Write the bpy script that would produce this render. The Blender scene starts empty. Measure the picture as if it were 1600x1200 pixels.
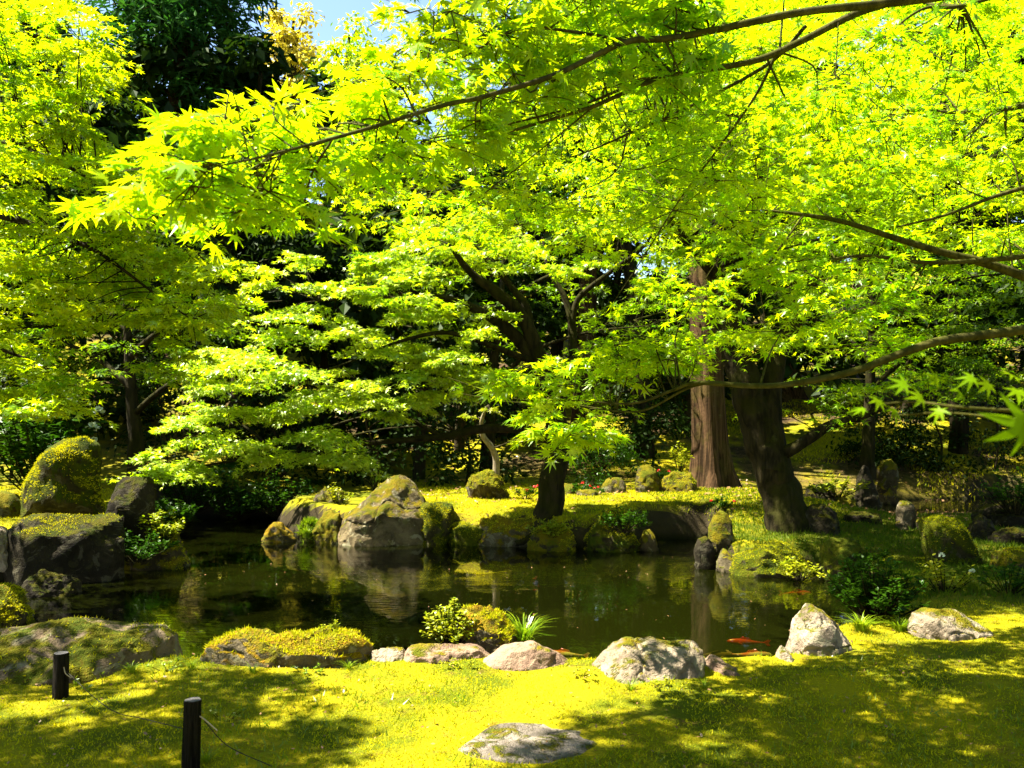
import bpy, bmesh, math, random
import numpy as np
from mathutils import Vector, Matrix, Quaternion

# ------------------------------------------------------------------ camera, sky, sun, exposure
random.seed(7); RNG = np.random.default_rng(11)
scene = bpy.context.scene
COL = scene.collection
F = 1331.0; HZ = 660.0; EYE = 1.6           # focal length and horizon of the 1600x1200 photograph, eye height
cam_d = bpy.data.cameras.new('camera'); cam = bpy.data.objects.new('camera', cam_d); COL.objects.link(cam)
cam.location = (0, 0, EYE); cam.rotation_euler = (math.radians(90), 0, 0)
cam_d.sensor_width = 36; cam_d.lens = 36*F/1600; cam_d.shift_y = (HZ-600)/1600
cam_d.clip_start = 0.05; cam_d.clip_end = 1000
cam_d.dof.use_dof = True; cam_d.dof.focus_distance = 9.0; cam_d.dof.aperture_fstop = 6.3
scene.camera = cam
AZ, EL = math.radians(273), math.radians(61)
SUN = Vector((math.sin(AZ)*math.cos(EL), math.cos(AZ)*math.cos(EL), math.sin(EL)))
world = bpy.data.worlds.new('World'); scene.world = world; world.use_nodes = True
wn = world.node_tree; bg = wn.nodes['Background']
sky = wn.nodes.new('ShaderNodeTexSky'); sky.sky_type = 'NISHITA'; sky.sun_disc = False
sky.sun_elevation = EL; sky.sun_rotation = AZ; sky.air_density = 1.0; sky.dust_density = 0.2; sky.ozone_density = 0.7
wn.links.new(sky.outputs[0], bg.inputs[0]); bg.inputs[1].default_value = 0.05
sl = bpy.data.lights.new('sun', 'SUN'); sl.energy = 5.0; sl.angle = math.radians(0.55); sl.color = (1.0, .94, .80)
so = bpy.data.objects.new('sun', sl); COL.objects.link(so); so.rotation_euler = SUN.to_track_quat('Z', 'Y').to_euler()
so.location = SUN*60
scene.view_settings.view_transform = 'Standard'; scene.view_settings.look = 'None'
scene.view_settings.gamma = 1.0; scene.view_settings.exposure = 2.75; scene.view_settings.use_curve_mapping = False
scene.render.engine = 'CYCLES'
scene.cycles.max_bounces = 6; scene.cycles.diffuse_bounces = 3; scene.cycles.glossy_bounces = 2; scene.cycles.transparent_max_bounces = 6

# ------------------------------------------------------------------ helpers
def U(px, py, d):
    return Vector(((px-800)*d/F, d, EYE-(py-HZ)*d/F))
def G(px, py, z=0.0):
    d = F*(EYE-z)/(py-HZ)
    return Vector(((px-800)*d/F, d, z))
def tag(o, label=None, cat=None, group=None, kind=None):
    if label: o['label'] = label
    if cat: o['category'] = cat
    if group: o['group'] = group
    if kind: o['kind'] = kind
    return o
def empty(name, loc, label=None, cat=None, group=None):
    o = bpy.data.objects.new(name, None); COL.objects.link(o); o.location = loc; o.empty_display_size = .1
    return tag(o, label, cat, group)
def link(name, me, mat, parent=None):
    o = bpy.data.objects.new(name, me); COL.objects.link(o)
    if mat and not me.materials: me.materials.append(mat)
    if parent:
        o.parent = parent; o.location = -parent.location      # mesh coordinates are world coordinates
    return o
def mesh_np(name, V, faces, smooth=False):
    """faces: list of (M,K) integer arrays"""
    me = bpy.data.meshes.new(name)
    V = np.asarray(V, np.float32)
    loops = np.concatenate([f.ravel() for f in faces]).astype(np.int32)
    cnt = np.concatenate([np.full(len(f), f.shape[1]) for f in faces])
    start = np.concatenate([[0], np.cumsum(cnt)[:-1]]).astype(np.int32)
    me.vertices.add(len(V)); me.vertices.foreach_set('co', V.ravel())
    me.loops.add(len(loops)); me.loops.foreach_set('vertex_index', loops)
    me.polygons.add(len(start)); me.polygons.foreach_set('loop_start', start)
    me.polygons.foreach_set('use_smooth', np.full(len(start), smooth))
    me.update(calc_edges=True)
    return me
def _h(i, j, k, s):
    n = (i*374761393 + j*668265263 + k*1274126177 + s*974634677) & 0x7fffffff
    n = ((n ^ (n >> 13))*1274126177) & 0x7fffffff
    n = ((n ^ (n >> 16))*668265263) & 0x7fffffff
    return (n & 0xffff)/32767.5-1.0
def vn(P, s=0):
    P = np.asarray(P, float); i = np.floor(P).astype(np.int64); f = P-i; u = f*f*(3-2*f)
    r = 0
    for a in (0, 1):
        for b in (0, 1):
            for c in (0, 1):
                w = (u[:, 0] if a else 1-u[:, 0])*(u[:, 1] if b else 1-u[:, 1])*(u[:, 2] if c else 1-u[:, 2])
                r = r+w*_h(i[:, 0]+a, i[:, 1]+b, i[:, 2]+c, s)
    return r
def fbm(P, o=4, s=0):
    r = 0; a = 1.0; P = np.asarray(P, float)
    for k in range(o):
        r = r+a*vn(P*(2.03**k), s+k); a *= .5
    return r
def unit(a):
    return a/np.maximum(np.linalg.norm(a, axis=-1, keepdims=True), 1e-9)
def smooth01(a, b, x):
    t = np.clip((x-a)/(b-a), 0, 1); return t*t*(3-2*t)

# ---- tubes
def spline(pts, n):
    P = np.array(pts, float)
    if len(P) == 2:
        t = np.linspace(0, 1, n)[:, None]; return P[0]*(1-t)+P[1]*t
    E = np.vstack([2*P[0]-P[1], P, 2*P[-1]-P[-2]])
    t = np.linspace(0, len(P)-1-1e-6, n); i = t.astype(int); u = (t-i)[:, None]
    a, b, c, d = E[i], E[i+1], E[i+2], E[i+3]
    return .5*(2*b+(c-a)*u+(2*a-5*b+4*c-d)*u*u+(3*b-a-3*c+d)*u**3)
def tube_arrays(paths, sides=6, knob=0.0):
    """paths: list of (points (n,3), radii (n)); returns V, quad faces"""
    Vs, Fs, off = [], [], 0
    ang = np.linspace(0, 2*np.pi, sides, endpoint=False)
    ca, sa = np.cos(ang), np.sin(ang)
    for P, R in paths:
        n = len(P); T = unit(np.gradient(P, axis=0))
        ref = np.array([0.13, 0.31, 0.94]) if abs(T[0][2]) < .8 else np.array([0.95, .2, .1])
        A = unit(np.cross(T, ref)); B = np.cross(T, A)
        ring = P[:, None, :]+R[:, None, None]*(A[:, None, :]*ca[None, :, None]+B[:, None, :]*sa[None, :, None])
        if knob:
            N = ring-P[:, None, :]
            q = ring.reshape(-1, 3); d = fbm(q*np.array([7, 7, 1.4]), 4, 5).reshape(n, sides)
            d2 = vn(q*.9, 9).reshape(n, sides)
            ring = P[:, None, :]+N*(1+knob*(d*.75+d2*.45))[:, :, None]
        Vs.append(ring.reshape(-1, 3))
        i = np.arange(n-1)[:, None]*sides; j = np.arange(sides)[None, :]; j2 = (j+1) % sides
        Fs.append(np.stack([i+j, i+j2, i+sides+j2, i+sides+j], -1).reshape(-1, 4)+off)
        off += n*sides
    return np.concatenate(Vs), [np.concatenate(Fs)]
def limb_path(pts, n=None, wob=.0, seed=1):
    """pts: (px, py, depth, radius) tuples -> spline path"""
    P = [tuple(U(a, b, d)) for a, b, d, r in pts]; R = [r for *_, r in pts]
    n = n or max(10, len(pts)*6)
    Q = spline(P, n); rr = np.interp(np.linspace(0, len(pts)-1, n), range(len(pts)), R)
    if wob: Q = Q+wob*.15*rr[:, None]*np.stack([fbm(Q*3, 2, seed), fbm(Q*3, 2, seed+9), fbm(Q*3, 2, seed+17)], -1)
    return Q, rr
def limb(name, pts, mat, parent, sides=8, knob=.08, wob=1.0, n=None, label=None):
    Q, R = limb_path(pts, n, wob, len(pts))
    V, Fc = tube_arrays([(Q, R)], sides, knob)
    o = link(name, mesh_np(name, V, Fc, True), mat, parent)
    if label: o['label'] = label
    return o, (Q, R)

# ---- leaves
def star(angles, lens, valley, shoulder=None):
    pts = [(-.04, 0)]
    n = len(angles)
    for k in range(n):
        a, l = math.radians(angles[k]), lens[k]
        if shoulder:
            s = math.radians(shoulder)
            pts.append((math.cos(a-s)*l*.52, math.sin(a-s)*l*.52))
        pts.append((math.cos(a)*l, math.sin(a)*l))
        if shoulder: pts.append((math.cos(a+s)*l*.52, math.sin(a+s)*l*.52))
        if k < n-1:
            m = math.radians((angles[k]+angles[k+1])/2); v = valley*(lens[k]+lens[k+1])/2
            pts.append((math.cos(m)*v, math.sin(m)*v))
    return np.array(pts)
A7 = [-122, -80, -38, 0, 38, 80, 122]; L7 = [.42, .74, .94, 1.0, .94, .74, .42]
LEAF_HI = star(A7, L7, .33, 11); LEAF_MID = star(A7, L7, .34)
LEAF_LO = star([-105, -50, 0, 50, 105], [.6, .92, 1, .92, .6], .36)
LEAF_3 = star([-62, 0, 62], [.88, 1.05, .88], .36)
LEAF_OVAL = np.array([(0, 0), (.35, -.26), (.75, -.2), (1.05, 0), (.75, .2), (.35, .26)])
LEAF_QUAD = np.array([(0, 0), (.5, -.3), (1.05, 0), (.5, .3)])
NEEDLE = np.array([(0, 0), (.5, -.1), (1.1, 0), (.5, .1)])
def leaf_frames(N, D):
    N = unit(N); D = unit(D-N*np.sum(D*N, -1, keepdims=True)); return N, D, np.cross(N, D)
def leaf_mesh(name, pos, N, D, size, tmpl, droop=.22):
    N, D, S = leaf_frames(N, D)
    K = len(tmpl); n = len(pos)
    r2 = (tmpl**2).sum(1)
    V = pos[:, None, :]+size[:, None, None]*(D[:, None, :]*tmpl[None, :, :1]+S[:, None, :]*tmpl[None, :, 1:2]
        - N[:, None, :]*(droop*r2-.10*np.abs(tmpl[:, 1]))[None, :, None])
    return mesh_np(name, V.reshape(-1, 3), [np.arange(n*K).reshape(n, K)])

# places the photograph shows in full sun: foliage leaves the sun's way to them open
LIT = []
def lit(p, r): LIT.append((p[0], p[1], p[2], r))
for px, py, r in [(540,1055,.24),(620,1058,.34),(720,1060,.4),(820,1072,.42),(910,1085,.36),(990,1082,.24),(650,1110,.28),(735,1100,.3),
                  (850,1105,.26),(600,1165,.14),(650,1165,.14),(690,1140,.13),(780,1130,.12),(850,1135,.08),(740,1165,.07),(810,1155,.07),(1120,1060,.12),(1200,1035,.2),(1270,1020,.22),
                  (1350,1000,.25),(1430,995,.25),(1510,990,.25),(1590,985,.25),(1300,1010,.2),(1390,1000,.2),(1470,1000,.2),(1550,990,.2),
                  (30,1110,.12),(110,1130,.1),(210,1085,.1),(420,1130,.06),(350,1160,.06),(520,1120,.08),(1380,1160,.05),(1130,1150,.05),(1500,1100,.05)]:
    lit(G(px, py), r)
for px, py, d, r in [(1262,960,5.95,.22),(950,1030,5.4,.22),(790,1022,5.6,.25),(735,965,6.15,.3),(690,1015,5.7,.25),(440,995,5.75,.28),(540,1000,5.75,.25),
                     (1480,975,6.35,.3),(340,1005,5.75,.15),
                     (760,805,14.2,.5),(730,835,13.9,.4),(800,790,14.6,.4),(690,800,14.0,.35),(920,782,15,.6),(990,775,15.4,.6),(1060,775,15.4,.6),(1140,785,14.6,.55),
                     (580,790,13.5,.55),(610,760,13.7,.45),(555,820,13.5,.35),(505,785,14.3,.4),(435,828,14.3,.4),(765,742,15.4,.35),(1088,700,17.4,.6),
                     (1085,640,17.4,.5),(1080,740,17.4,.4),(1290,755,22,1.1),(1260,635,27,1.4),(60,745,11.6,.65),(20,805,11.5,.4),(255,835,12,.4),
                     (60,1000,5.9,.11),(150,1003,5.9,.1),(205,1010,5.8,.1),(100,990,6.1,.07),(1010,735,16.5,.4),(960,752,16.5,.3),(1125,815,11.8,.15),
                     (1415,800,12.8,.25),(1450,690,27,1.2),(530,745,14.5,.4),(1200,870,11.8,.25),(690,625,5.0,.24),(770,630,5.0,.24),(850,640,5.0,.24),(920,640,5.0,.22),(1080,520,5.4,.24),(1180,500,5.5,.24),(1290,490,5.5,.24)]:
    lit(U(px, py, d), r)
LIT = np.array(LIT)
def sun_gate(pos, prob=.95, grow=0.0):
    s = np.array(SUN); keep = np.ones(len(pos), bool)
    jit = 1+.35*vn(pos*2.2, 3)+.15*vn(pos*6, 4)
    rnd = RNG.random(len(pos))
    for x, y, z, r in LIT:
        w = pos-np.array([x, y, z]); t = w@s
        d = np.linalg.norm(w-t[:, None]*s, axis=1)
        keep &= ~((t > .4) & (d < (r+grow)*jit) & (rnd < prob))
    return keep

# ------------------------------------------------------------------ materials
def new_mat(name):
    m = bpy.data.materials.new(name); m.use_nodes = True; nt = m.node_tree; nt.nodes.clear()
    out = nt.nodes.new('ShaderNodeOutputMaterial'); return m, nt, out
class NT:
    def __init__(s, nt): s.nt = nt
    def n(s, t, **k):
        x = s.nt.nodes.new('ShaderNode'+t)
        for a, b in k.items(): setattr(x, a, b)
        return x
    def l(s, a, b): s.nt.links.new(a, b)
    def val(s, sock, v):
        if hasattr(v, 'is_output') or isinstance(v, bpy.types.NodeSocket): s.l(v, sock)
        else: sock.default_value = v
    def mix(s, f, a, b):
        x = s.n('Mix', data_type='RGBA'); s.val(x.inputs[0], f)
        for k, v in ((6, a), (7, b)):
            if isinstance(v, tuple): x.inputs[k].default_value = (*v, 1)
            else: s.l(v, x.inputs[k])
        return x.outputs[2]
    def math(s, op, a, b=0.0, clamp=False):
        x = s.n('Math', operation=op, use_clamp=clamp); s.val(x.inputs[0], a); s.val(x.inputs[1], b); return x.outputs[0]
    def ramp(s, f, lo, hi):
        x = s.n('MapRange', interpolation_type='SMOOTHSTEP'); s.l(f, x.inputs[0]); x.inputs[1].default_value = lo; x.inputs[2].default_value = hi; return x.outputs[0]
    def noise(s, scale, detail=4, co=None, rough=.55, dist=0):
        x = s.n('TexNoise'); x.inputs['Scale'].default_value = scale; x.inputs['Detail'].default_value = detail
        x.inputs['Roughness'].default_value = rough; x.inputs['Distortion'].default_value = dist
        if co is not None: s.l(co, x.inputs[0])
        return x.outputs[0]
def leaf_mat(name, ca, cb, ta, tb, gloss=.06, rough=.35):
    m, nt, out = new_mat(name); t = NT(nt)
    g = t.n('NewGeometry'); oi = t.n('ObjectInfo')
    r = t.math('FRACT', t.math('ADD', g.outputs['Random Per Island'], oi.outputs['Random']))
    big = t.noise(.9, 2, g.outputs['Position'])
    r2 = t.math('ADD', t.math('MULTIPLY', r, .65), t.math('MULTIPLY', t.ramp(big, .35, .65), .35))
    d = t.n('BsdfDiffuse'); t.l(t.mix(r2, ca, cb), d.inputs[0])
    tr = t.n('BsdfTranslucent'); t.l(t.mix(r2, ta, tb), tr.inputs[0])
    a = t.n('AddShader'); t.l(d.outputs[0], a.inputs[0]); t.l(tr.outputs[0], a.inputs[1])
    gl = t.n('BsdfGlossy'); gl.inputs['Roughness'].default_value = rough; gl.inputs[0].default_value = (.9, .95, .85, 1)
    mx = t.n('MixShader'); mx.inputs[0].default_value = gloss
    t.l(a.outputs[0], mx.inputs[1]); t.l(gl.outputs[0], mx.inputs[2]); t.l(mx.outputs[0], out.inputs[0])
    return m
def bark_mat(name, a, b, moss=(.07, .085, .005), amt=.5, sx=9, sz=1.6, bump=.5):
    m, nt, out = new_mat(name); t = NT(nt)
    g = t.n('NewGeometry'); mp = t.n('Mapping'); t.l(g.outputs['Position'], mp.inputs[0]); mp.inputs[3].default_value = (sx, sx, sz)
    n1 = t.noise(1.0, 6, mp.outputs[0], .6, .6); n2 = t.noise(3.2, 5, g.outputs['Position'], .65); n3 = t.noise(14, 4, g.outputs['Position'])
    c = t.mix(t.ramp(n1, .35, .65), a, b)
    lich = t.ramp(n2, .60, .68); c = t.mix(t.math('MULTIPLY', lich, .4), c, (.09, .085, .04))
    sep = t.n('SeparateXYZ'); t.l(g.outputs['Normal'], sep.inputs[0])
    ms = t.math('MULTIPLY', t.ramp(t.math('ADD', t.noise(2.1, 5, g.outputs['Position'], .6), t.math('MULTIPLY', sep.outputs[2], .18)), .47, .6), amt)
    c = t.mix(ms, c, moss)
    p = t.n('BsdfPrincipled'); t.l(c, p.inputs['Base Color']); p.inputs['Roughness'].default_value = .9; p.inputs['Specular IOR Level'].default_value = .06
    bp = t.n('Bump'); bp.inputs['Strength'].default_value = bump; bp.inputs['Distance'].default_value = .03
    t.l(t.math('ADD', n1, t.math('MULTIPLY', n3, .4)), bp.inputs['Height']); t.l(bp.outputs[0], p.inputs['Normal']); t.l(p.outputs[0], out.inputs[0])
    return m
def rock_mat(name, a, b, mossc=(.14, .115, .003), moss=.5, lichen=.4, scale=1.0, rough=.85):
    m, nt, out = new_mat(name); t = NT(nt)
    g = t.n('NewGeometry'); pos = g.outputs['Position']
    n1 = t.noise(2.2*scale, 6, pos, .62, .4); n2 = t.noise(9*scale, 6, pos, .7); n3 = t.noise(45*scale, 4, pos, .6); n4 = t.noise(4.1*scale, 5, pos, .65, 1.2)
    c = t.mix(t.ramp(n1, .33, .66), a, b)
    c = t.mix(t.math('MULTIPLY', t.ramp(n2, .45, .75), .55), c, tuple(.35*x for x in a))
    c = t.mix(t.math('MULTIPLY', t.ramp(n4, .56, .62), lichen), c, (.28, .26, .16))
    v = t.n('TexVoronoi'); v.inputs['Scale'].default_value = 5*scale; t.l(pos, v.inputs[0])
    c = t.mix(t.math('MULTIPLY', t.math('MULTIPLY', t.math('LESS_THAN', v.outputs[0], .28), t.ramp(n2, .45, .5)), lichen*.8), c, (.13, .125, .035))
    sep = t.n('SeparateXYZ'); t.l(g.outputs['Normal'], sep.inputs[0])
    up = t.math('ADD', t.math('MULTIPLY', sep.outputs[2], .34), t.noise(3.3*scale, 6, pos, .68, .5))
    lo = .95-.62*moss
    ms = t.ramp(up, lo-.05, lo+.07)
    mc = t.mix(t.ramp(t.noise(5, 3, pos), .35, .65), mossc, (mossc[0]*.5, mossc[1]*.72, mossc[2]))
    mc = t.mix(t.math('MULTIPLY', t.ramp(t.noise(30, 3, pos), .5, .7), .5), mc, (mossc[0]*1.1, mossc[1]*.66, .004))
    c = t.mix(ms, c, mc)
    p = t.n('BsdfPrincipled'); t.l(c, p.inputs['Base Color']); p.inputs['Roughness'].default_value = rough; p.inputs['Specular IOR Level'].default_value = .08
    h = t.math('ADD', t.math('MULTIPLY', n2, .7), t.math('MULTIPLY', n3, .35)); h = t.math('ADD', h, t.math('MULTIPLY', t.math('MULTIPLY', ms, t.noise(70, 3, pos)), .9))
    bp = t.n('Bump'); bp.inputs['Strength'].default_value = 1.0; bp.inputs['Distance'].default_value = .045
    t.l(h, bp.inputs['Height']); t.l(bp.outputs[0], p.inputs['Normal']); t.l(p.outputs[0], out.inputs[0])
    return m
def plain_mat(name, a, b, scale=20, rough=.8, bump=.2, spec=.3):
    m, nt, out = new_mat(name); t = NT(nt); g = t.n('TexCoord')
    n = t.noise(scale, 5, g.outputs['Object'], .65)
    p = t.n('BsdfPrincipled'); t.l(t.mix(t.ramp(n, .35, .65), a, b), p.inputs['Base Color'])
    p.inputs['Roughness'].default_value = rough; p.inputs['Specular IOR Level'].default_value = spec
    bp = t.n('Bump'); bp.inputs['Strength'].default_value = bump; bp.inputs['Distance'].default_value = .01
    t.l(n, bp.inputs['Height']); t.l(bp.outputs[0], p.inputs['Normal']); t.l(p.outputs[0], out.inputs[0])
    return m
M = {}
M['leaf_near'] = leaf_mat('maple_leaf_near', (.045, .11, .001), (.11, .155, .001), (.12, .31, .0008), (.40, .44, .0008), .025)
M['leaf_mid'] = leaf_mat('maple_leaf_mid', (.045, .11, .001), (.13, .17, .002), (.11, .28, .0008), (.35, .39, .0008), .025)
M['leaf_sprig'] = leaf_mat('sprig_leaf', (.03, .075, .001), (.06, .10, .001), (.04, .12, .0008), (.14, .20, .0008), .002)
M['leaf_left'] = leaf_mat('maple_leaf_left', (.055, .12, .001), (.16, .19, .002), (.13, .27, .0008), (.39, .40, .0008), .03)
M['leaf_pale'] = leaf_mat('maple_leaf_pale', (.09, .15, .003), (.23, .255, .012), (.10, .21, .001), (.28, .32, .002), .05, .4)
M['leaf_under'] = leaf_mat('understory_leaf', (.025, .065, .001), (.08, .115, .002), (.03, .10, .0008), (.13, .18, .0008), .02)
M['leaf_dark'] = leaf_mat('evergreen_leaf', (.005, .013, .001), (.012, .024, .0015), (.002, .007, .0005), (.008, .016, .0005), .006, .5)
M['leaf_conifer'] = leaf_mat('cedar_needles', (.009, .045, .006), (.024, .065, .008), (.004, .022, .002), (.012, .04, .002), .008, .5)
M['leaf_ochre'] = leaf_mat('ochre_leaf', (.24, .20, .02), (.38, .31, .035), (.14, .12, .004), (.24, .2, .006), .03)
M['leaf_shrub'] = leaf_mat('shrub_leaf', (.08, .12, .002), (.18, .165, .003), (.06, .10, .001), (.17, .16, .002), .03)
M['leaf_fern'] = leaf_mat('fern_leaf', (.007, .026, .001), (.020, .048, .001), (.006, .024, .0006), (.018, .045, .0006), .012)
M['moss_blade'] = leaf_mat('moss_blades', (.085, .125, .0008), (.43, .365, .0015), (.07, .09, .0006), (.26, .215, .0008), .008, .6)
M['grass_blade'] = leaf_mat('grass_blades', (.04, .095, .001), (.13, .16, .003), (.04, .09, .001), (.14, .16, .002), .03)
M['bank_shade_blade'] = leaf_mat('bank_grass_shade_blades', (.018, .045, .0008), (.07, .095, .001), (.015, .035, .0005), (.05, .07, .0008), .008, .6)  # greener bank grass, its colour also darkened to deepen the shade there
M['bark_maple'] = bark_mat('maple_bark', (.008, .007, .003), (.027, .021, .009), (.019, .020, .001), .6, 11, 2.2, .95)
M['bark_near'] = bark_mat('young_maple_bark', (.028, .027, .006), (.066, .060, .017), (.036, .040, .002), .55, 20, 9, .3)
M['bark_dark'] = bark_mat('dark_bark', (.018, .013, .007), (.04, .028, .014), (.02, .026, .002), .6)
M['bark_cedar'] = bark_mat('cedar_bark', (.014, .008, .003), (.078, .044, .021), (.06, .055, .006), .25, 14, .7, .9)
M['bark_pale'] = bark_mat('pale_bark', (.13, .10, .06), (.24, .2, .14), (.08, .075, .01), .3, 18, 8, .3)
M['rock_grey'] = rock_mat('grey_stone', (.10, .072, .045), (.25, .20, .14), moss=.28, lichen=.5)
M['rock_lichen'] = rock_mat('lichen_stone', (.024, .019, .009), (.11, .088, .05), moss=.46, lichen=.5)
M['rock_slope'] = rock_mat('sloping_lichen_stone', (.03, .023, .009), (.15, .115, .06), (.13, .10, .002), moss=.38, lichen=.55)
M['rock_moss'] = rock_mat('mossy_stone', (.025, .02, .009), (.06, .047, .022), moss=.66, lichen=.25)
M['rock_mossier'] = rock_mat('moss_covered_stone', (.016, .014, .005), (.04, .034, .012), (.062, .068, .001), moss=.78, lichen=.12)
M['rock_dark'] = rock_mat('dark_stone', (.010, .008, .0045), (.026, .021, .011), (.05, .046, .001), moss=.42, lichen=.12)
M['rock_ochre'] = rock_mat('ochre_moss_stone', (.05, .04, .02), (.11, .088, .05), (.20, .13, .004), moss=.62, lichen=.35)
M['rock_brown'] = rock_mat('brown_stone', (.12, .072, .048), (.22, .15, .10), moss=.14, lichen=.25)
M['rock_white'] = rock_mat('pale_stone', (.14, .105, .07), (.32, .26, .19), moss=.28, lichen=.6)
M['rock_flat'] = rock_mat('flat_brown_stone', (.06, .042, .022), (.17, .125, .08), (.09, .085, .002), moss=.36, lichen=.4)
M['slab'] = rock_mat('paving_stone', (.12, .10, .078), (.25, .21, .17), moss=.12, lichen=.2, scale=2)
M['post'] = bark_mat('charred_wood', (.003, .0025, .002), (.017, .014, .010), (.012, .013, .002), .25, 70, 5, .9)
M['post_top'] = plain_mat('weathered_end_grain', (.05, .045, .045), (.09, .085, .085), 60, .8, .4)
M['rope'] = plain_mat('dark_rope', (.012, .011, .004), (.03, .026, .01), 200, .8, .3)
M['string'] = plain_mat('pale_cord', (.30, .22, .14), (.42, .33, .22), 200, .7, .2)
M['koi_red'] = plain_mat('koi_red', (.5, .02, .003), (.4, .03, .006), 6, .3, .02, .5)
M['koi_pale'] = plain_mat('koi_red_white', (.75, .06, .015), (.75, .62, .5), 5, .3, .02, .5)
M['koi_brown'] = plain_mat('koi_brown', (.10, .06, .01), (.16, .09, .015), 10, .35, .02, .5)
M['petal_white'] = leaf_mat('white_petal', (.40, .45, .36), (.55, .58, .48), (.12, .14, .1), (.15, .17, .12), .03)
M['petal_red'] = leaf_mat('red_petal', (.42, .02, .02), (.60, .05, .04), (.2, .01, .01), (.25, .02, .01), .03)
M['litter'] = leaf_mat('fallen_leaf', (.10, .045, .015), (.26, .15, .07), (.02, .01, .003), (.05, .03, .01), .03)

def ground_mat():
    m, nt, out = new_mat('moss_ground'); t = NT(nt); g = t.n('NewGeometry'); pos = g.outputs['Position']
    sp = t.n('SeparateXYZ'); t.l(pos, sp.inputs[0]); sn = t.n('SeparateXYZ'); t.l(g.outputs['True Normal'], sn.inputs[0])
    n1 = t.noise(1.6, 5, pos, .6, .5); n2 = t.noise(7, 5, pos, .65); n3 = t.noise(55, 4, pos, .65)
    c = t.mix(t.ramp(n1, .35, .65), (.09, .11, .0015), (.30, .25, .002))
    c = t.mix(t.math('MULTIPLY', t.ramp(n2, .52, .72), .6), c, (.10, .055, .012))
    litter = t.mix(t.ramp(n2, .35, .65), (.030, .020, .008), (.085, .052, .022))
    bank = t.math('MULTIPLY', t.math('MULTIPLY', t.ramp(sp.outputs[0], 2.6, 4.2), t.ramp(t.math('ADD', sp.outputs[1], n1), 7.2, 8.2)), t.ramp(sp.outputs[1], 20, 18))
    c = t.mix(t.math('MULTIPLY', bank, .8), c, t.mix(t.ramp(n2, .35, .65), (.014, .028, .001), (.045, .05, .002)))  # greener moss on the right bank, with shade painted in as darker colour
    far = t.math('MULTIPLY', t.ramp(sp.outputs[1], 17, 24), t.ramp(t.noise(.35, 4, pos, .6), .42, .56))
    c = t.mix(far, c, litter)
    soil = t.mix(n2, (.020, .015, .007), (.05, .038, .018))
    c = t.mix(t.ramp(sn.outputs[2], .78, .5), c, soil)
    c = t.mix(t.ramp(sp.outputs[2], -.18, -.36), c, (.008, .009, .001))
    p = t.n('BsdfPrincipled'); t.l(c, p.inputs['Base Color']); p.inputs['Roughness'].default_value = .95; p.inputs['Specular IOR Level'].default_value = .1
    bp = t.n('Bump'); bp.inputs['Strength'].default_value = .9; bp.inputs['Distance'].default_value = .04
    t.l(t.math('ADD', n3, n2), bp.inputs['Height']); t.l(bp.outputs[0], p.inputs['Normal']); t.l(p.outputs[0], out.inputs[0])
    return m
def water_mat(name, debris=0.0):
    m, nt, out = new_mat(name); t = NT(nt); g = t.n('NewGeometry'); pos = g.outputs['Position']
    mp = t.n('Mapping'); t.l(pos, mp.inputs[0]); mp.inputs[3].default_value = (2.2, 7.5, 1)
    big = t.noise(.45, 3, pos)
    w = t.noise(2.2, 4, mp.outputs[0], .55, .3)
    bp = t.n('Bump'); t.l(t.math('MULTIPLY', t.ramp(big, .38, .62), .03), bp.inputs['Strength']); bp.inputs['Distance'].default_value = 1.0
    t.l(w, bp.inputs['Height'])
    fr = t.n('Fresnel'); fr.inputs[0].default_value = 1.33; t.l(bp.outputs[0], fr.inputs[1])
    gl = t.n('BsdfGlossy'); gl.inputs['Roughness'].default_value = .015; t.l(bp.outputs[0], gl.inputs['Normal'])
    tr = t.n('BsdfTransparent'); tr.inputs[0].default_value = (.50, .54, .20, 1)
    df = t.n('BsdfDiffuse'); df.inputs[0].default_value = (.014, .018, .0015, 1)
    mx = t.n('MixShader'); mx.inputs[0].default_value = .2
    t.l(tr.outputs[0], mx.inputs[1]); t.l(df.outputs[0], mx.inputs[2])
    m2 = t.n('MixShader'); t.l(t.math('MINIMUM', t.math('ADD', t.math('MULTIPLY', fr.outputs[0], 1.25), .015), 1.0), m2.inputs[0])
    t.l(mx.outputs[0], m2.inputs[1]); t.l(gl.outputs[0], m2.inputs[2]); t.l(m2.outputs[0], out.inputs[0])
    return m
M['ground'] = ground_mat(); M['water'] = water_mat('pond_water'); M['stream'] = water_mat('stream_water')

# ------------------------------------------------------------------ ground and water
WZ = -.35
POND = np.array([(-5.4,7.9),(-4.3,7.0),(-3.2,6.3),(-1.5,6.05),(0,6.0),(1.3,5.95),(1.95,6.15),(2.45,6.8),(3.2,8.2),(3.75,9.4),(4.1,10.5),(3.9,11.0),(2.9,11.05),(2.6,11.7),
                 (3.0,12.6),(3.3,13.6),(3.2,14.3),(2.3,14.2),(2.0,13.5),(1.0,13.15),(.3,13.3),(-1.0,13.75),(-2.8,13.75),(-3.6,14.4),(-4.3,15.5),(-4.6,17.2),(-7.5,17.4),(-8.2,15.5),
                 (-5.9,14.3),(-5.1,12.9),(-5.1,11.3),(-5.3,10.5),(-6.9,10.0),(-6.5,8.9)])
STREAM = np.array([(6.2,17.6),(8.6,17.2),(12.5,17.6),(18,18.5),(18,22),(12.5,21.6),(9,21.0),(6.5,19.3)])
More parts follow.
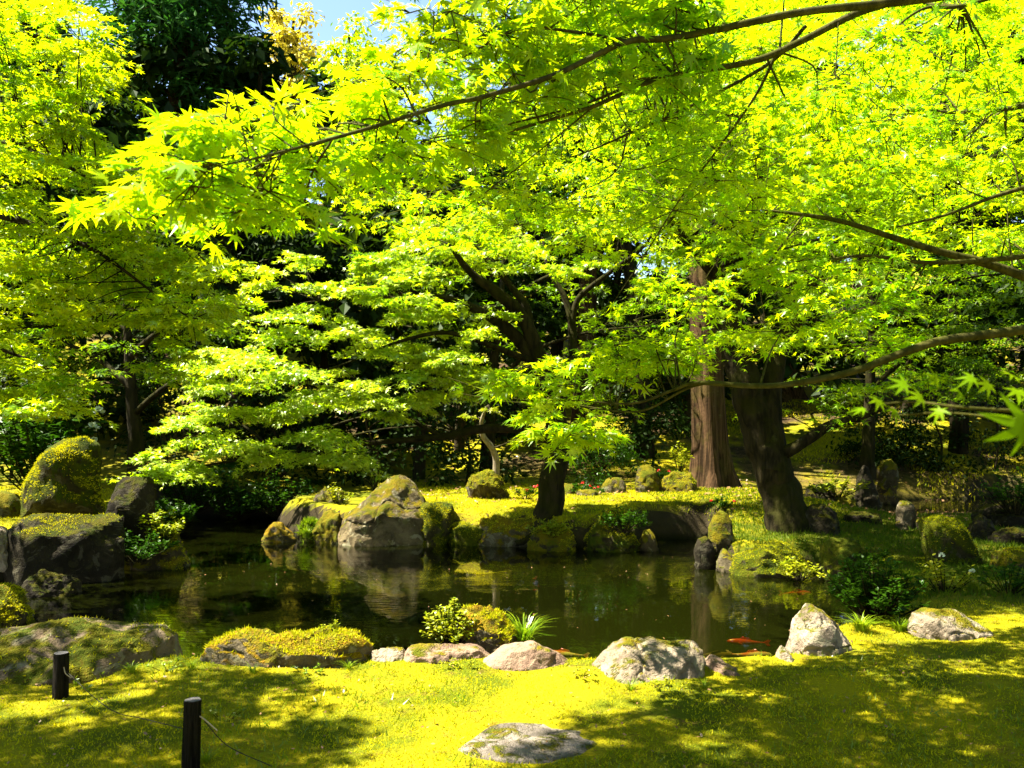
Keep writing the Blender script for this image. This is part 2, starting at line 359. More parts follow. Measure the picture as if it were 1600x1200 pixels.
def sdf(poly, x, y):
    d = np.full(x.shape, 1e9); ins = np.zeros(x.shape, bool)
    for (x1, y1), (x2, y2) in zip(poly, np.roll(poly, -1, 0)):
        ex, ey = x2-x1, y2-y1; t = np.clip(((x-x1)*ex+(y-y1)*ey)/(ex*ex+ey*ey), 0, 1)
        d = np.minimum(d, np.hypot(x-x1-t*ex, y-y1-t*ey))
        c = ((y1 > y) != (y2 > y)) & (x < (x2-x1)*(y-y1)/(y2-y1+1e-12)+x1); ins ^= c
    return np.where(ins, -d, d)
def ground_z(x, y):
    x = np.asarray(x, float); y = np.asarray(y, float)
    P = np.stack([x.ravel(), y.ravel(), np.zeros(x.size)], -1)
    b = .05*vn(P*.5, 1).reshape(x.shape)+.022*fbm(P*2.1, 3, 2).reshape(x.shape)
    b = b*smooth01(2.5, 6, y)*.8+b*.4
    b = b+.24*smooth01(12.5, 14.6, y)*smooth01(6.5, 5, x)-.2*smooth01(6, 7.2, x)*smooth01(14, 16.3, y)*smooth01(22, 20, y)
    b = b+.22*smooth01(-5.0, -6.4, x)*smooth01(10.2, 11.4, y)
    b = b+.03*smooth01(2.6, 4.2, x)*smooth01(5.4, 6.6, y)*(1-smooth01(8, 10, y))
    hill = .27*np.maximum(0, y-21.5)+.1*np.maximum(0, np.abs(x)-16)
    hill = hill+.22*np.maximum(0, y-18)*smooth01(-2, -9, x)
    hill = np.where(hill > 14, 14+(hill-14)*.25, hill)
    b = b+hill+.5*vn(P*.16, 8).reshape(x.shape)*smooth01(20, 32, y)
    wob = .10*fbm(P*1.7, 3, 20).reshape(x.shape)
    s1 = sdf(POND, x, y)+wob; s2 = sdf(STREAM, x, y)+wob
    for s in (s1, s2):
        t = smooth01(-.42, .34, s); b = -1.0+(b+1.0)*t
    return b
def gz(x, y): return float(ground_z(np.array([x]), np.array([y]))[0])
def axis(a, b, c, d, fine, n1, n2):
    return np.unique(np.concatenate([b-(b-a)*np.linspace(1, 0, n1)**2, np.arange(b, c, fine), c+(d-c)*np.linspace(0, 1, n2)**2]))
xs = axis(-140, -7, 9, 140, .085, 40, 40); ys = axis(-60, 3.2, 17.5, 240, .085, 22, 70)
X, Y = np.meshgrid(xs, ys); Z = ground_z(X, Y)
nx, ny = len(xs), len(ys); i = np.arange(ny-1)[:, None]*nx+np.arange(nx-1)[None, :]
gm = mesh_np('ground', np.stack([X, Y, Z], -1).reshape(-1, 3), [np.stack([i, i+1, i+nx+1, i+nx], -1).reshape(-1, 4)], True)
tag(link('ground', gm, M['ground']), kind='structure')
def sheet(name, poly, z, mat):
    c = poly.mean(0); q = c+(poly-c)*1.0
    d = unit(poly-np.roll(poly, 1, 0))+unit(np.roll(poly, -1, 0)-poly); nrm = unit(np.stack([d[:, 1], -d[:, 0]], -1))
    q = poly+nrm*.45
    me = bpy.data.meshes.new(name); bm = bmesh.new(); bm.faces.new([bm.verts.new((a, b, z)) for a, b in q])
    bmesh.ops.triangulate(bm, faces=bm.faces[:]); bmesh.ops.recalc_face_normals(bm, faces=bm.faces[:])
    if bm.faces[0].normal.z < 0: bmesh.ops.reverse_faces(bm, faces=bm.faces[:])
    bm.to_mesh(me); bm.free()
    return tag(link(name, me, mat), kind='structure')
sheet('pond_water', POND, WZ, M['water']); sheet('stream_water', STREAM, WZ+.02, M['stream'])

# ------------------------------------------------------------------ rocks
SHAPES = {
 'dome': [(0,.0),(-.02,.35),(.1,.7),(.32,.95),(.55,1),(.8,.85),(.97,.5),(1.02,0)],
 'slab': [(0,.0),(-.02,.5),(.06,.88),(.3,1),(.62,.96),(.92,.9),(1.02,.5),(1,0)],
 'peak': [(0,.0),(.06,.35),(.22,.7),(.38,1),(.55,.95),(.74,.6),(.92,.28),(1,0)],
 'post': [(0,.0),(-.02,.4),(.05,.78),(.2,.97),(.6,1),(.9,.85),(1.03,.5),(1,0)],
 'tilt': [(0,.0),(.05,.3),(.25,.6),(.5,.9),(.7,1),(.92,.85),(1,.45),(1.02,0)],
 'wedge': [(0,.0),(0,.3),(.12,.75),(.3,1),(.6,.8),(.85,.45),(1.05,.12),(1,0)],
}
ICO = {}
def ico(k):
    if k not in ICO:
        bm = bmesh.new(); bmesh.ops.create_icosphere(bm, subdivisions=k, radius=1)
        V = np.array([v.co[:] for v in bm.verts]); Fc = np.array([[v.index for v in f.verts] for f in bm.faces]); bm.free(); ICO[k] = (V, Fc)
    return ICO[k]
ROCKS = []
def rock(name, label, shape, box, d, thick, mat, seed, sub=5, rough=.09, group=None, moss=0, sink=.22, facets=9, cat='rock', mossmat='moss_blade', mossh=.02, mthr=.05):
    """box = (x0, x1, top, base) in photo pixels at depth d (the rock's middle); thick = metres front to back"""
    rng = np.random.default_rng(seed); rough = rough*1.6
    V, Fc = ico(sub); V = V.copy()
    if isinstance(shape, str):
        x0, x1, yt, yb = box; poly = [(x0+(x1-x0)*a, yb-(yb-yt)*b) for a, b in SHAPES[shape]]
    else: poly = shape
    W = np.array([(lambda q: (q.x, q.z))(U(a, b, d)) for a, b in poly])
    base = W[:, 1].min(); W[0, 1] -= sink; W[-1, 1] -= sink
    c = np.array([(W[:, 0].min()+W[:, 0].max())/2, W[:, 1].min()*.55+W[:, 1].max()*.45])
    a = np.arctan2(W[:, 1]-c[1], W[:, 0]-c[0]); # radial profile of the outline
    th = np.linspace(-np.pi, np.pi, 361); R = np.zeros(361)
    for k, t in enumerate(th):
        u = np.array([math.cos(t), math.sin(t)]); best = .02
        for p, q in zip(W, np.roll(W, -1, 0)):
            e = q-p; M2 = u[0]*(-e[1])+u[1]*e[0]
            if abs(M2) < 1e-9: continue
            w = p-c; s = (w[0]*(-e[1])+w[1]*e[0])/M2; v = (u[0]*w[1]-u[1]*w[0])/M2
            if s > 0 and -1e-6 <= v <= 1+1e-6: best = max(best, s)
        R[k] = best
    for k in range(facets):                         # chisel flat faces, mostly on the front, back and top
        n = rng.normal(size=3); n[1] *= 1.7; n /= np.linalg.norm(n); o = rng.uniform(.62, .86)
        if abs(n[1]) < .35: o = max(o, .88)
        ex = np.maximum(0, V@n-o); V = V-ex[:, None]*n[None, :]*.92
    rx = np.hypot(V[:, 0], V[:, 2]); ang = np.arctan2(V[:, 2], V[:, 0])
    rr = np.sign(rx)*np.power(np.clip(rx, 0, 1.2), .78)
    Rv = np.interp(ang, th, R)
    P = np.stack([c[0]+Rv*rr*np.cos(ang), d+V[:, 1]*thick/2, c[1]+Rv*rr*np.sin(ang)], -1)
    sz = max(W[:, 0].max()-W[:, 0].min(), W[:, 1].max()-W[:, 1].min())
    ctr = np.array([c[0], d, c[1]]); N = unit(P-ctr)
    f = fbm(P*(3.2/sz)+seed*7.3, 5, seed); rid = 1-np.abs(vn(P*(6.5/sz)+seed*3.1, seed+50))
    fine = fbm(P*(17/sz)+seed*1.7, 4, seed+70); crk = np.abs(vn(P*np.array([3.1, 3.1, 6.5])/sz+seed*5.1, seed+90))
    P = P+N*(rough*sz*(f*.5+(rid-.75)*.4+fine*.16-.25*np.exp(-(crk/.06)**2)))[:, None]
    o = link(name, mesh_np(name, P, [Fc], True), M[mat])
    tag(o, label, cat, group)
    if hasattr(o.data, 'set_sharp_from_angle'): o.data.set_sharp_from_angle(angle=math.radians(30))
    if moss:
        tri = P[Fc]; nr = np.cross(tri[:, 1]-tri[:, 0], tri[:, 2]-tri[:, 0]); ar = np.linalg.norm(nr, axis=1); nr = nr/np.maximum(ar[:, None], 1e-12)
        cen = tri.mean(1); w = ar*np.clip(nr[:, 2]-mthr, 0, 1)*np.clip(.55+fbm(cen*3.1, 3, seed)*1.2, 0, 1)
        idx = rng.choice(len(Fc), moss, p=w/w.sum()); b = rng.random((moss, 2)); fl = b.sum(1) > 1; b[fl] = 1-b[fl]
        q = tri[idx, 0]+b[:, :1]*(tri[idx, 1]-tri[idx, 0])+b[:, 1:]*(tri[idx, 2]-tri[idx, 0])
        blades('moss', q, nr[idx], mossh, mossmat, o, rng)
    ROCKS.append(o); return o
def blades(name, q, nrm, h, mat, parent=None, rng=RNG, width=.16, lean=.55):
    n = len(q); D = unit(nrm+lean*rng.normal(size=(n, 3))); S = unit(np.cross(D, rng.normal(size=(n, 3))))
    hh = h*(.5+rng.random(n))[:, None]; w = width*hh
    V = np.stack([q-S*w, q+S*w, q+D*hh], 1).reshape(-1, 3)
    me = mesh_np(name, V, [np.arange(n*3).reshape(n, 3)])
    o = bpy.data.objects.new(name, me); COL.objects.link(o); me.materials.append(M[mat])
    if parent: o.parent = parent
    o['kind'] = 'stuff'
    return o

NEAR, FAR, LEFT, RIGHT = 'stones along the near shore', 'stones on the far bank', 'stones on the left bank', 'stones on the right bank'
rock('boulder', 'tall mossy boulder with a slanting left edge on the left bank', [(30,800),(34,760),(62,725),(86,690),(105,679),(135,680),(150,700),(152,745),(168,790),(168,800)], None, 12.0, 1.0, 'rock_mossier', 1, 5, .035, LEFT, moss=5000, mossh=.025)
rock('boulder', 'dark stone with flat narrow top standing right of the tall mossy boulder', [(160,838),(172,790),(184,750),(196,744),(232,745),(241,775),(247,815),(248,838)], None, 11.4, .7, 'rock_dark', 2, 5, .035, LEFT, facets=6)
rock('boulder', 'large dark block with a flat mossy top at the left shore', [(20,915),(17,850),(22,815),(45,801),(110,795),(170,797),(192,805),(192,860),(188,915)], None, 10.7, 1.1, 'rock_dark', 3, 5, .03, LEFT, moss=1800, mthr=.6)
rock('rock', 'low mossy stone with small plants at the tip of the left bank', 'dome', (182, 292, 824, 882), 11.5, .8, 'rock_moss', 4, 5, .06, LEFT, moss=2500)
rock('rock', 'pale grey stone cut by the left edge of the picture', 'dome', (-30, 20, 818, 872), 10.4, .5, 'rock_white', 5, 5, .06, LEFT)
rock('rock', 'small shaded stone low in front of the dark block', 'slab', (40, 120, 892, 935), 9.7, .5, 'rock_dark', 6, 5, .07, LEFT)
rock('rock', 'yellow mossy stone at the left edge above the flat slab', 'dome', (-40, 42, 918, 1000), 8.3, .7, 'rock_moss', 7, 5, .06, LEFT, moss=2500)
rock('rock', 'small mossy stone left of the tall slanting boulder', 'dome', (-20, 34, 768, 800), 12.4, .6, 'rock_moss', 8, 4, .06, LEFT)
rock('flat_boulder', 'wide flat slab of a boulder dappled with light behind the far post', [(-60,1075),(-60,1010),(-10,990),(60,982),(150,978),(245,982),(262,1000),(275,1040),(280,1075)], None, 5.8, 1.1, 'rock_flat', 9, 6, .035, NEAR, moss=700, facets=7)
rock('rock', 'long low stone with orange moss cap at the near shore', [(312,1060),(316,1015),(345,994),(385,986),(420,988),(470,984),(520,985),(560,992),(578,1012),(580,1060)], None, 5.75, .6, 'rock_ochre', 10, 6, .05, NEAR, moss=2800, mossh=.022, mthr=.45)
rock('rock', 'smallest flat pale stone set in the lit lawn edge', 'slab', (580, 634, 1010, 1038), 5.72, .35, 'rock_grey', 11, 5, .06, NEAR, sink=.1)
rock('rock', 'flat reddish grey stone just left of the mossy stone with shrub', 'slab', (632, 762, 1006, 1044), 5.7, .45, 'rock_brown', 12, 5, .05, NEAR, sink=.1)
rock('rock', 'smooth rounded brown stone with a pale lichen spot', [(745,1062),(752,1035),(785,1010),(835,1005),(860,1012),(885,1030),(915,1050),(918,1062)], None, 5.6, .5, 'rock_brown', 13, 6, .025, NEAR, facets=5, sink=.1)
rock('boulder', 'largest angular pale grey boulder at the front of the near shore', [(908,1080),(920,1050),(950,1025),(975,1006),(1035,1004),(1070,1001),(1090,1010),(1100,1045),(1102,1082)], None, 5.4, .6, 'rock_grey', 14, 6, .05, NEAR, sink=.1)
rock('rock', 'low brown stone trailing right from the largest pale boulder', 'wedge', (1088, 1180, 1028, 1074), 5.5, .5, 'rock_brown', 15, 5, .05, NEAR, sink=.1)
rock('boulder', 'upright dark stone with a moss cap and yellow shrub at the water edge', [(690,1035),(700,985),(712,958),(740,944),(765,944),(788,960),(808,990),(815,1035)], None, 6.15, .5, 'rock_ochre', 16, 6, .05, NEAR, moss=1500, mthr=.6)
rock('boulder', 'pointed pale pyramid stone at the right end of the near shore', [(1222,1045),(1235,1000),(1246,962),(1266,941),(1290,958),(1312,975),(1328,1000),(1335,1045)], None, 5.95, .45, 'rock_white', 17, 6, .045, NEAR, facets=10)
rock('rock', 'small white foot stone left of the pointed pale pyramid stone', 'wedge', (1212, 1250, 1010, 1045), 5.75, .25, 'rock_white', 18, 5, .06, NEAR, sink=.1)
rock('boulder', 'broad pale sloping stone half sunk in the moss at right', [(1420,1020),(1424,985),(1430,962),(1455,952),(1500,955),(1545,985),(1560,1020)], None, 6.35, .6, 'rock_grey', 19, 6, .04, NEAR, facets=6)
rock('rock', 'small wet ochre stone rising from the water at the far shore', 'peak', (406, 466, 814, 852), 14.0, .5, 'rock_ochre', 20, 5, .05, FAR)
rock('rock', 'grey lichen stone left behind the big slanted boulder', [(470,830),(482,800),(497,770),(510,762),(535,768),(541,795),(545,830)], None, 14.9, .6, 'rock_lichen', 21, 5, .06, FAR)
rock('rock', 'small dark stone wedged left of the big slanted boulder', 'dome', (492, 540, 796, 850), 13.9, .5, 'rock_moss', 22, 5, .06, FAR)
rock('rock', 'little grassy stone at the waterline of the far shore', 'dome', (466, 502, 814, 848), 14.0, .4, 'rock_mossier', 23, 4, .06, FAR, moss=900, mossmat='grass_blade', mossh=.07)
rock('boulder', 'big slanted boulder with lichen on its sunlit left face', [(520,860),(528,822),(545,800),(580,765),(608,740),(625,736),(640,745),(655,765),(668,785),(676,830),(680,860)], None, 14.0, 1.3, 'rock_slope', 24, 6, .035, FAR, facets=8)
rock('rock', 'moss topped block right of the big slanted boulder', 'slab', (655, 712, 782, 856), 13.9, .7, 'rock_mossier', 25, 5, .05, FAR, moss=2500)
rock('rock', 'low moss covered bank stone under the lit island moss', 'slab', (704, 772, 815, 862), 13.8, .8, 'rock_mossier', 26, 5, .05, FAR, moss=2500)
rock('rock', 'wide dark bank stone with orange moss rim left of island trunk', 'slab', (745, 838, 806, 862), 13.6, .7, 'rock_ochre', 27, 5, .05, FAR, moss=2500)
rock('rock', 'small planted stone at the foot of the island trunk', 'dome', (826, 900, 818, 864), 13.1, .6, 'rock_moss', 28, 5, .07, FAR, moss=1500)
rock('boulder', 'peaked mossy boulder right of the island trunk at the water', 'peak', (908, 1008, 790, 872), 13.1, .9, 'rock_mossier', 29, 5, .05, FAR, moss=3000)
rock('rock', 'small round stone right of the peaked mossy boulder', 'dome', (998, 1028, 828, 868), 13.0, .4, 'rock_moss', 30, 4, .06, FAR)
rock('rock', 'mossy stump shaped stone under the pale leaning stem', 'slab', (732, 794, 733, 786), 15.4, .8, 'rock_moss', 31, 5, .06, FAR, moss=2000)
rock('rock', 'low pale stone right of the island trunk on the moss', 'dome', (868, 902, 754, 772), 16.0, .4, 'rock_lichen', 32, 4, .05, FAR)
rock('rock', 'rounded pale stone between red flowers on the island', 'dome', (940, 980, 745, 772), 16.3, .45, 'rock_lichen', 33, 4, .06, FAR)
rock('rock', 'square upright stone with lit top at the back of the island', 'post', (994, 1030, 726, 770), 16.2, .5, 'rock_moss', 34, 5, .04, FAR)
rock('rock', 'low mossy stone at the foot of the cedar', 'dome', (1030, 1090, 734, 770), 16.2, .7, 'rock_moss', 35, 5, .06, FAR, moss=1500)
rock('rock', 'flat pale stone lying in the island moss', 'slab', (900, 935, 764, 776), 15.5, .3, 'rock_lichen', 36, 4, .05, FAR, sink=.05)
rock('boulder', 'upright post shaped stone in front of the leaning maple', 'post', (1106, 1146, 800, 905), 11.6, .4, 'rock_moss', 37, 5, .05, RIGHT)
rock('rock', 'dark standing stone leaning on the post shaped stone', 'post', (1084, 1116, 840, 905), 11.4, .35, 'rock_dark', 38, 5, .05, RIGHT)
rock('rock', 'small pale stone at the foot of the post shaped stone', 'dome', (1118, 1148, 855, 900), 11.2, .35, 'rock_lichen', 39, 4, .06, RIGHT)
rock('boulder', 'broad moss mound of a boulder below the leaning maple', 'dome', (1138, 1284, 846, 930), 11.0, 1.1, 'rock_mossier', 40, 5, .05, RIGHT, moss=6000)
rock('boulder', 'squared shaded stone right of the broad moss mound', 'slab', (1284, 1342, 838, 920), 10.6, .7, 'rock_mossier', 41, 5, .05, RIGHT)
rock('rock', 'flat mossy stone between the squared stone and the big dark boulder', 'slab', (1382, 1478, 870, 912), 9.9, .7, 'rock_mossier', 42, 5, .05, RIGHT, moss=2000)
rock('boulder', 'big dark mossy boulder at the right with a sloping top', [(1440,915),(1444,850),(1450,815),(1470,807),(1495,815),(1515,850),(1528,890),(1530,915)], None, 9.8, .8, 'rock_mossier', 43, 5, .05, RIGHT, moss=2500)
rock('rock', 'small round dark stone behind the big dark boulder', 'dome', (1508, 1558, 806, 846), 11.8, .5, 'rock_dark', 44, 5, .06, RIGHT)
rock('rock', 'low dark stone in the shade near the right edge', 'dome', (1546, 1610, 822, 852), 11.4, .5, 'rock_dark', 45, 5, .06, RIGHT)
rock('rock', 'mossy stone cut by the right edge of the picture', 'slab', (1556, 1640, 858, 930), 9.4, .7, 'rock_moss', 46, 5, .06, RIGHT, moss=1500)
rock('standing_stone', 'small pale rounded standing stone alone on the right grass', 'post', (1400, 1430, 781, 832), 12.8, .3, 'rock_lichen', 47, 5, .03, RIGHT)
rock('standing_stone', 'dark pointed standing stone at the far stream with a lit tip', 'peak', (1332, 1374, 727, 808), 18.6, .5, 'rock_dark', 48, 5, .05, RIGHT)
rock('standing_stone', 'taller mossy standing stone behind the dark pointed one', 'post', (1370, 1402, 717, 790), 20.2, .6, 'rock_moss', 49, 5, .05, RIGHT)
rock('rock', 'round shaded stone right of the leaning maple trunk', 'dome', (1246, 1312, 786, 838), 12.6, .6, 'rock_dark', 50, 5, .06, RIGHT)
rock('rock', 'low stone left of the pale standing stone', 'slab', (1318, 1378, 800, 832), 13.2, .5, 'rock_dark', 51, 5, .06, RIGHT)
rock('rock', 'small light stone right of the pale standing stone', 'dome', (1432, 1462, 806, 830), 12.6, .3, 'rock_lichen', 52, 4, .06, RIGHT)
rock('rock', 'dark edging stone under the far lit moss mound', 'slab', (1256, 1304, 756, 800), 18.4, .7, 'rock_dark', 53, 5, .07, RIGHT)
rock('rock', 'dark rough stone in the bank of the far stream', 'dome', (1300, 1340, 768, 806), 18.3, .6, 'rock_moss', 54, 5, .07, RIGHT)
rock('rock', 'mossy stone behind the fern at the right shore', 'dome', (1405, 1455, 925, 985), 7.6, .5, 'rock_mossier', 55, 5, .05, RIGHT, moss=2000)
rock('rock', 'shaded stone at the far right edge beside the stream', 'dome', (1520, 1620, 780, 824), 13.6, .8, 'rock_dark', 56, 5, .06, RIGHT)

for k, (bx, d, nm) in enumerate([((262,330,808,846),16.9,'at the left end of the pond inlet'),((335,398,815,850),16.7,'in the middle of the pond inlet')]):
    rock('rock', 'dark shore stone '+nm, ('dome', 'slab', 'tilt')[k], bx, d, .8, 'rock_dark', 60+k, 5, .06, FAR)
# paving slab set in the lawn
pv = [(712,1166),(765,1132),(830,1126),(925,1134),(958,1158),(945,1180),(850,1187),(750,1182)]
pw = [G(a, b, .03) for a, b in pv]
bm = bmesh.new(); c = sum(pw, Vector())/len(pw); rings = []
Q = spline([tuple(p) for p in pw+pw[:1]], 41)[:-1]
for k, (sc, dz) in enumerate([(1.02, -.08), (1.0, .0), (.965, .018), (.6, .024), (.25, .026)]):
    rings.append([bm.verts.new((c.x+(q[0]-c.x)*sc, c.y+(q[1]-c.y)*sc, -.002+dz+.006*math.sin(q[0]*9+k)+.004*math.sin(q[1]*23))) for q in Q])
for r0, r1 in zip(rings, rings[1:]):
    for k in range(40): bm.faces.new((r0[k], r0[(k+1) % 40], r1[(k+1) % 40], r1[k]))
bm.faces.new(rings[-1])
me = bpy.data.meshes.new('stepping_stone'); bm.to_mesh(me); bm.free()
tag(link('stepping_stone', me, M['slab']), 'flat grey stepping stone sunk in the lawn at the bottom', 'stepping stone')

# ------------------------------------------------------------------ trees
def to_arr(l): return np.array(l, float)
class Tree:
    def __init__(s, name, label, base, bark, cat='tree', group=None):
        s.e = empty(name, base, label, cat, group); s.bark = M[bark]; s.pts = []; s.twigs = []; s.L = []
    scale = 1.0
    def limb(s, name, pts, sides=8, knob=.08, wob=1.0, n=None, attach=True, label=None):
        if s.scale != 1 and name != 'trunk': pts = [(a, b, d, q*s.scale) for a, b, d, q in pts]
        o, (Q, R) = limb(name, pts, s.bark, s.e, sides, knob, wob, n, label)
        if attach:
            for q, r in zip(Q[len(Q)//4:], R[len(Q)//4:]): s.pts.append((*q, r))
        return Q
    def plate(s, c, R, n, size, up=1.0, jit=.4, droop=.35, thick=.12, twig=True, gate=True, side=None, maxtwig=3.0):
        """a flat layered spray of leaves carried by twigs from the nearest limb"""
        c = np.array(c, float)
        if gate and not sun_gate(c[None, :], 1.01)[0]: return
        start = None
        if s.pts:
            A = to_arr(s.pts); dd = np.linalg.norm(A[:, :3]-c, axis=1)+np.maximum(0, A[:, 2]-c[2])*.3; k = dd.argmin(); start = A[k]
        out = c-start[:3] if start is not None else np.array([-1., 0, 0]); out[2] = 0
        out = unit(out[None, :])[0] if np.linalg.norm(out) > 1e-3 else np.array([1., 0, 0])
        if twig and start is not None and np.linalg.norm(start[:3]-c) < maxtwig:
            mid = (start[:3]+c)/2+np.array([0, 0, .06*R])+RNG.normal(size=3)*.04
            r0 = min(start[3]*.7, .006+.004*np.linalg.norm(start[:3]-c)); P = spline([start[:3], mid, c], 7)
            s.twigs.append((P, np.linspace(r0, .003, 7)))
        ns = max(3, int(4+R*4)); per = max(1, n//ns)
        for b in range(ns):
            th = RNG.uniform(-2.3, 2.3); ct, st = math.cos(th), math.sin(th)
            dv = np.array([out[0]*ct-out[1]*st, out[0]*st+out[1]*ct, 0]); ln = R*RNG.uniform(.35, 1.0)
            tip = c+dv*ln+np.array([0, 0, -droop*ln*ln/R*.5+RNG.normal()*thick*R])
            if twig:
                P = spline([c, (c+tip)/2+np.array([0, 0, .04*R]), tip], 5); s.twigs.append((P, np.linspace(.0035, .0012, 5)*max(1, size/.07)))
            u = RNG.random(per)**.75
            lat = RNG.normal(size=per)*R*.23*(1.15-.5*u)
            sd = np.array([-dv[1], dv[0], 0])
            pos = c+(tip-c)*u[:, None]*1.05+sd*lat[:, None]
            pos[:, 2] += RNG.normal(size=per)*thick*R*.35-.25*np.abs(lat)*droop
            N = np.array([0, 0, up])+RNG.normal(size=(per, 3))*jit
            D = dv*.8+sd*np.sign(lat)[:, None]*.5+RNG.normal(size=(per, 3))*.45+np.array([0, 0, -.35])
            sz = size*RNG.uniform(.5, 1.25, per)
            s.L.append((pos, N, D, sz))
    def leaves(s): return [np.concatenate(a) for a in zip(*s.L)]
    def finish(s, mat, tmpl, droop=.22, pick=0, gate=True, sides=3, name='foliage'):
        if s.twigs:
            V, Fc = tube_arrays(s.twigs, sides); tag(link('twigs', mesh_np('twigs', V, Fc, True), s.bark, s.e), kind='stuff'); s.twigs = []
        pos, N, D, sz = s.leaves(); s.L = []
        if gate:
            k = sun_gate(pos); pos, N, D, sz = pos[k], N[k], D[k], sz[k]
        if pick:
            px = 800+pos[:, 0]/np.maximum(pos[:, 1], .1)*F; py = HZ-(pos[:, 2]-EYE)/np.maximum(pos[:, 1], .1)*F
            inf = (pos[:, 1] > .4) & (px > 0) & (px < 1600) & (py > 0) & (py < 1200)
            score = np.where(inf, sz/np.maximum(pos[:, 1], .1), -1); order = np.argsort(-score)[:pick]
            order = order[score[order] > 0]
            Nn, Dn, Sn = leaf_frames(N[order], D[order])
            mes = []
            for k in range(4):
                z1 = np.zeros((1, 3)); me = leaf_mesh('leaf', z1, np.array([[0, 0, 1.]]), np.array([[1., 0, 0]]), np.ones(1), tmpl, .12+.1*k); me.materials.append(M[mat]); mes.append(me)
            inv = Vector(s.e.location)
            for q, a in enumerate(order):
                o = bpy.data.objects.new('leaf', mes[q % 4]); COL.objects.link(o); o.parent = s.e
                Dv, Sv, Nv = Vector(Dn[q]), Vector(Sn[q]), Vector(Nn[q])
                m = Matrix((Dv, Sv, Nv)).transposed().to_4x4()
                o.matrix_local = Matrix.Translation(Vector(pos[a])-inv) @ m @ Matrix.Scale(float(sz[a]), 4)
            rest = np.ones(len(pos), bool); rest[order] = False; pos, N, D, sz = pos[rest], N[rest], D[rest], sz[rest]
        if pick:                                        # farther leaves of the nearest maple need fewer points
            fa = pos[:, 1] > 4.3
            if fa.any(): link(name, leaf_mesh(name, pos[fa], N[fa], D[fa], sz[fa], LEAF_MID, droop), M[mat], s.e)['kind'] = 'stuff'
            if not (~fa).any(): return None
            pos, N, D, sz = pos[~fa], N[~fa], D[~fa], sz[~fa]
        o = link(name, leaf_mesh(name, pos, N, D, sz, tmpl, droop), M[mat], s.e); o['kind'] = 'stuff'
        return o
def in_poly(px, py, poly):
    p = np.array(poly); return sdf(p, np.array([px]), np.array([py]))[0] < 0
def samples(poly, n, d0, d1):
    p = np.array(poly, float); lo, hi = p.min(0), p.max(0); r = []
    while len(r) < n:
        a, b = RNG.uniform(lo[0], hi[0]), RNG.uniform(lo[1], hi[1])
        if in_poly(a, b, poly): r.append((a, b, RNG.uniform(d0, d1)))
    return r

# --- overhanging maple whose trunk stands out of frame at the right: limbs sweep in from the upper right
A = Tree('maple_tree', 'near maple whose limbs sweep in overhead from the upper right', (5.2, 4.2, 0), 'bark_near', group='maples round the pond')
A.scale = .66
A.limb('trunk', [(3000,1200,3.2,.22),(2900,700,3.4,.19),(2500,300,3.6,.15),(2000,20,3.9,.09),(1700,-60,4.1,.06)], 12, attach=False)
A.limb('branch', [(1700,-60,4.1,.055),(1500,-12,4.1,.036),(1380,5,4.05,.032),(1250,20,4.0,.028),(1060,58,3.9,.024),(980,65,3.8,.021),(870,115,3.6,.018),(760,150,3.4,.016),(690,165,3.2,.014),(560,205,2.8,.010),(430,240,2.5,.006),(330,262,2.3,.003)])
A.limb('branch', [(985,65,3.8,.012),(900,50,3.8,.011),(810,45,3.75,.009),(720,90,3.6,.007),(640,108,3.4,.006),(560,128,3.2,.004),(480,150,3.0,.003)])
A.limb('branch', [(815,46,3.75,.007),(770,0,3.8,.006),(740,-60,3.9,.005)], 6)
A.limb('branch', [(1420,-5,4.3,.032),(1340,20,4.3,.03),(1250,65,4.3,.026),(1180,95,4.3,.024),(1080,113,4.2,.021),(1000,135,4.1,.018),(930,165,4.0,.015),(850,190,3.9,.012),(760,215,3.8,.009),(660,243,3.6,.005),(560,262,3.4,.003)])
A.limb('branch', [(1080,113,4.2,.015),(1000,128,4.15,.013),(920,160,4.1,.010),(830,185,4.0,.008),(740,205,3.9,.006),(640,222,3.7,.004)], 7)
A.limb('branch', [(1260,40,4.4,.016),(1200,100,4.5,.015),(1080,165,4.7,.013),(980,210,4.8,.010),(900,243,4.9,.007),(800,268,5.0,.004),(690,300,5.0,.003)], 7)
A.limb('branch', [(1215,80,4.4,.013),(1180,150,4.6,.012),(1120,235,4.8,.010),(1060,315,5.0,.008),(1000,410,5.1,.005),(960,470,5.2,.003)], 7)
A.limb('branch', [(980,210,4.8,.008),(960,270,4.9,.006),(880,310,5.0,.004),(800,345,5.1,.003)], 6)
A.limb('branch', [(930,165,4.0,.007),(850,230,4.0,.005),(760,300,4.0,.004),(690,350,4.0,.003)], 6)
A.limb('branch', [(1310,35,4.2,.005),(1305,150,4.25,.004),(1312,220,4.3,.003),(1335,295,4.3,.002)], 5, attach=False)
A.limb('branch', [(1600,-20,4.5,.02),(1500,10,4.6,.016),(1440,15,4.6,.011),(1380,60,4.7,.007),(1310,120,4.8,.004)], 6)
regA1 = [(290,255),(340,190),(450,135),(560,110),(660,60),(720,0),(1120,-30),(1100,120),(900,180),(700,250),(560,300),(420,320),(300,300)]
for a, b, d in samples(regA1, 84, 0, 1):
    d = 2.25+1.7*np.clip((a-280)/700, 0, 1)+RNG.uniform(-.05, .6)
    A.plate(U(a, b, d), RNG.uniform(.18, .32), 34, .066, jit=.42, droop=.6)
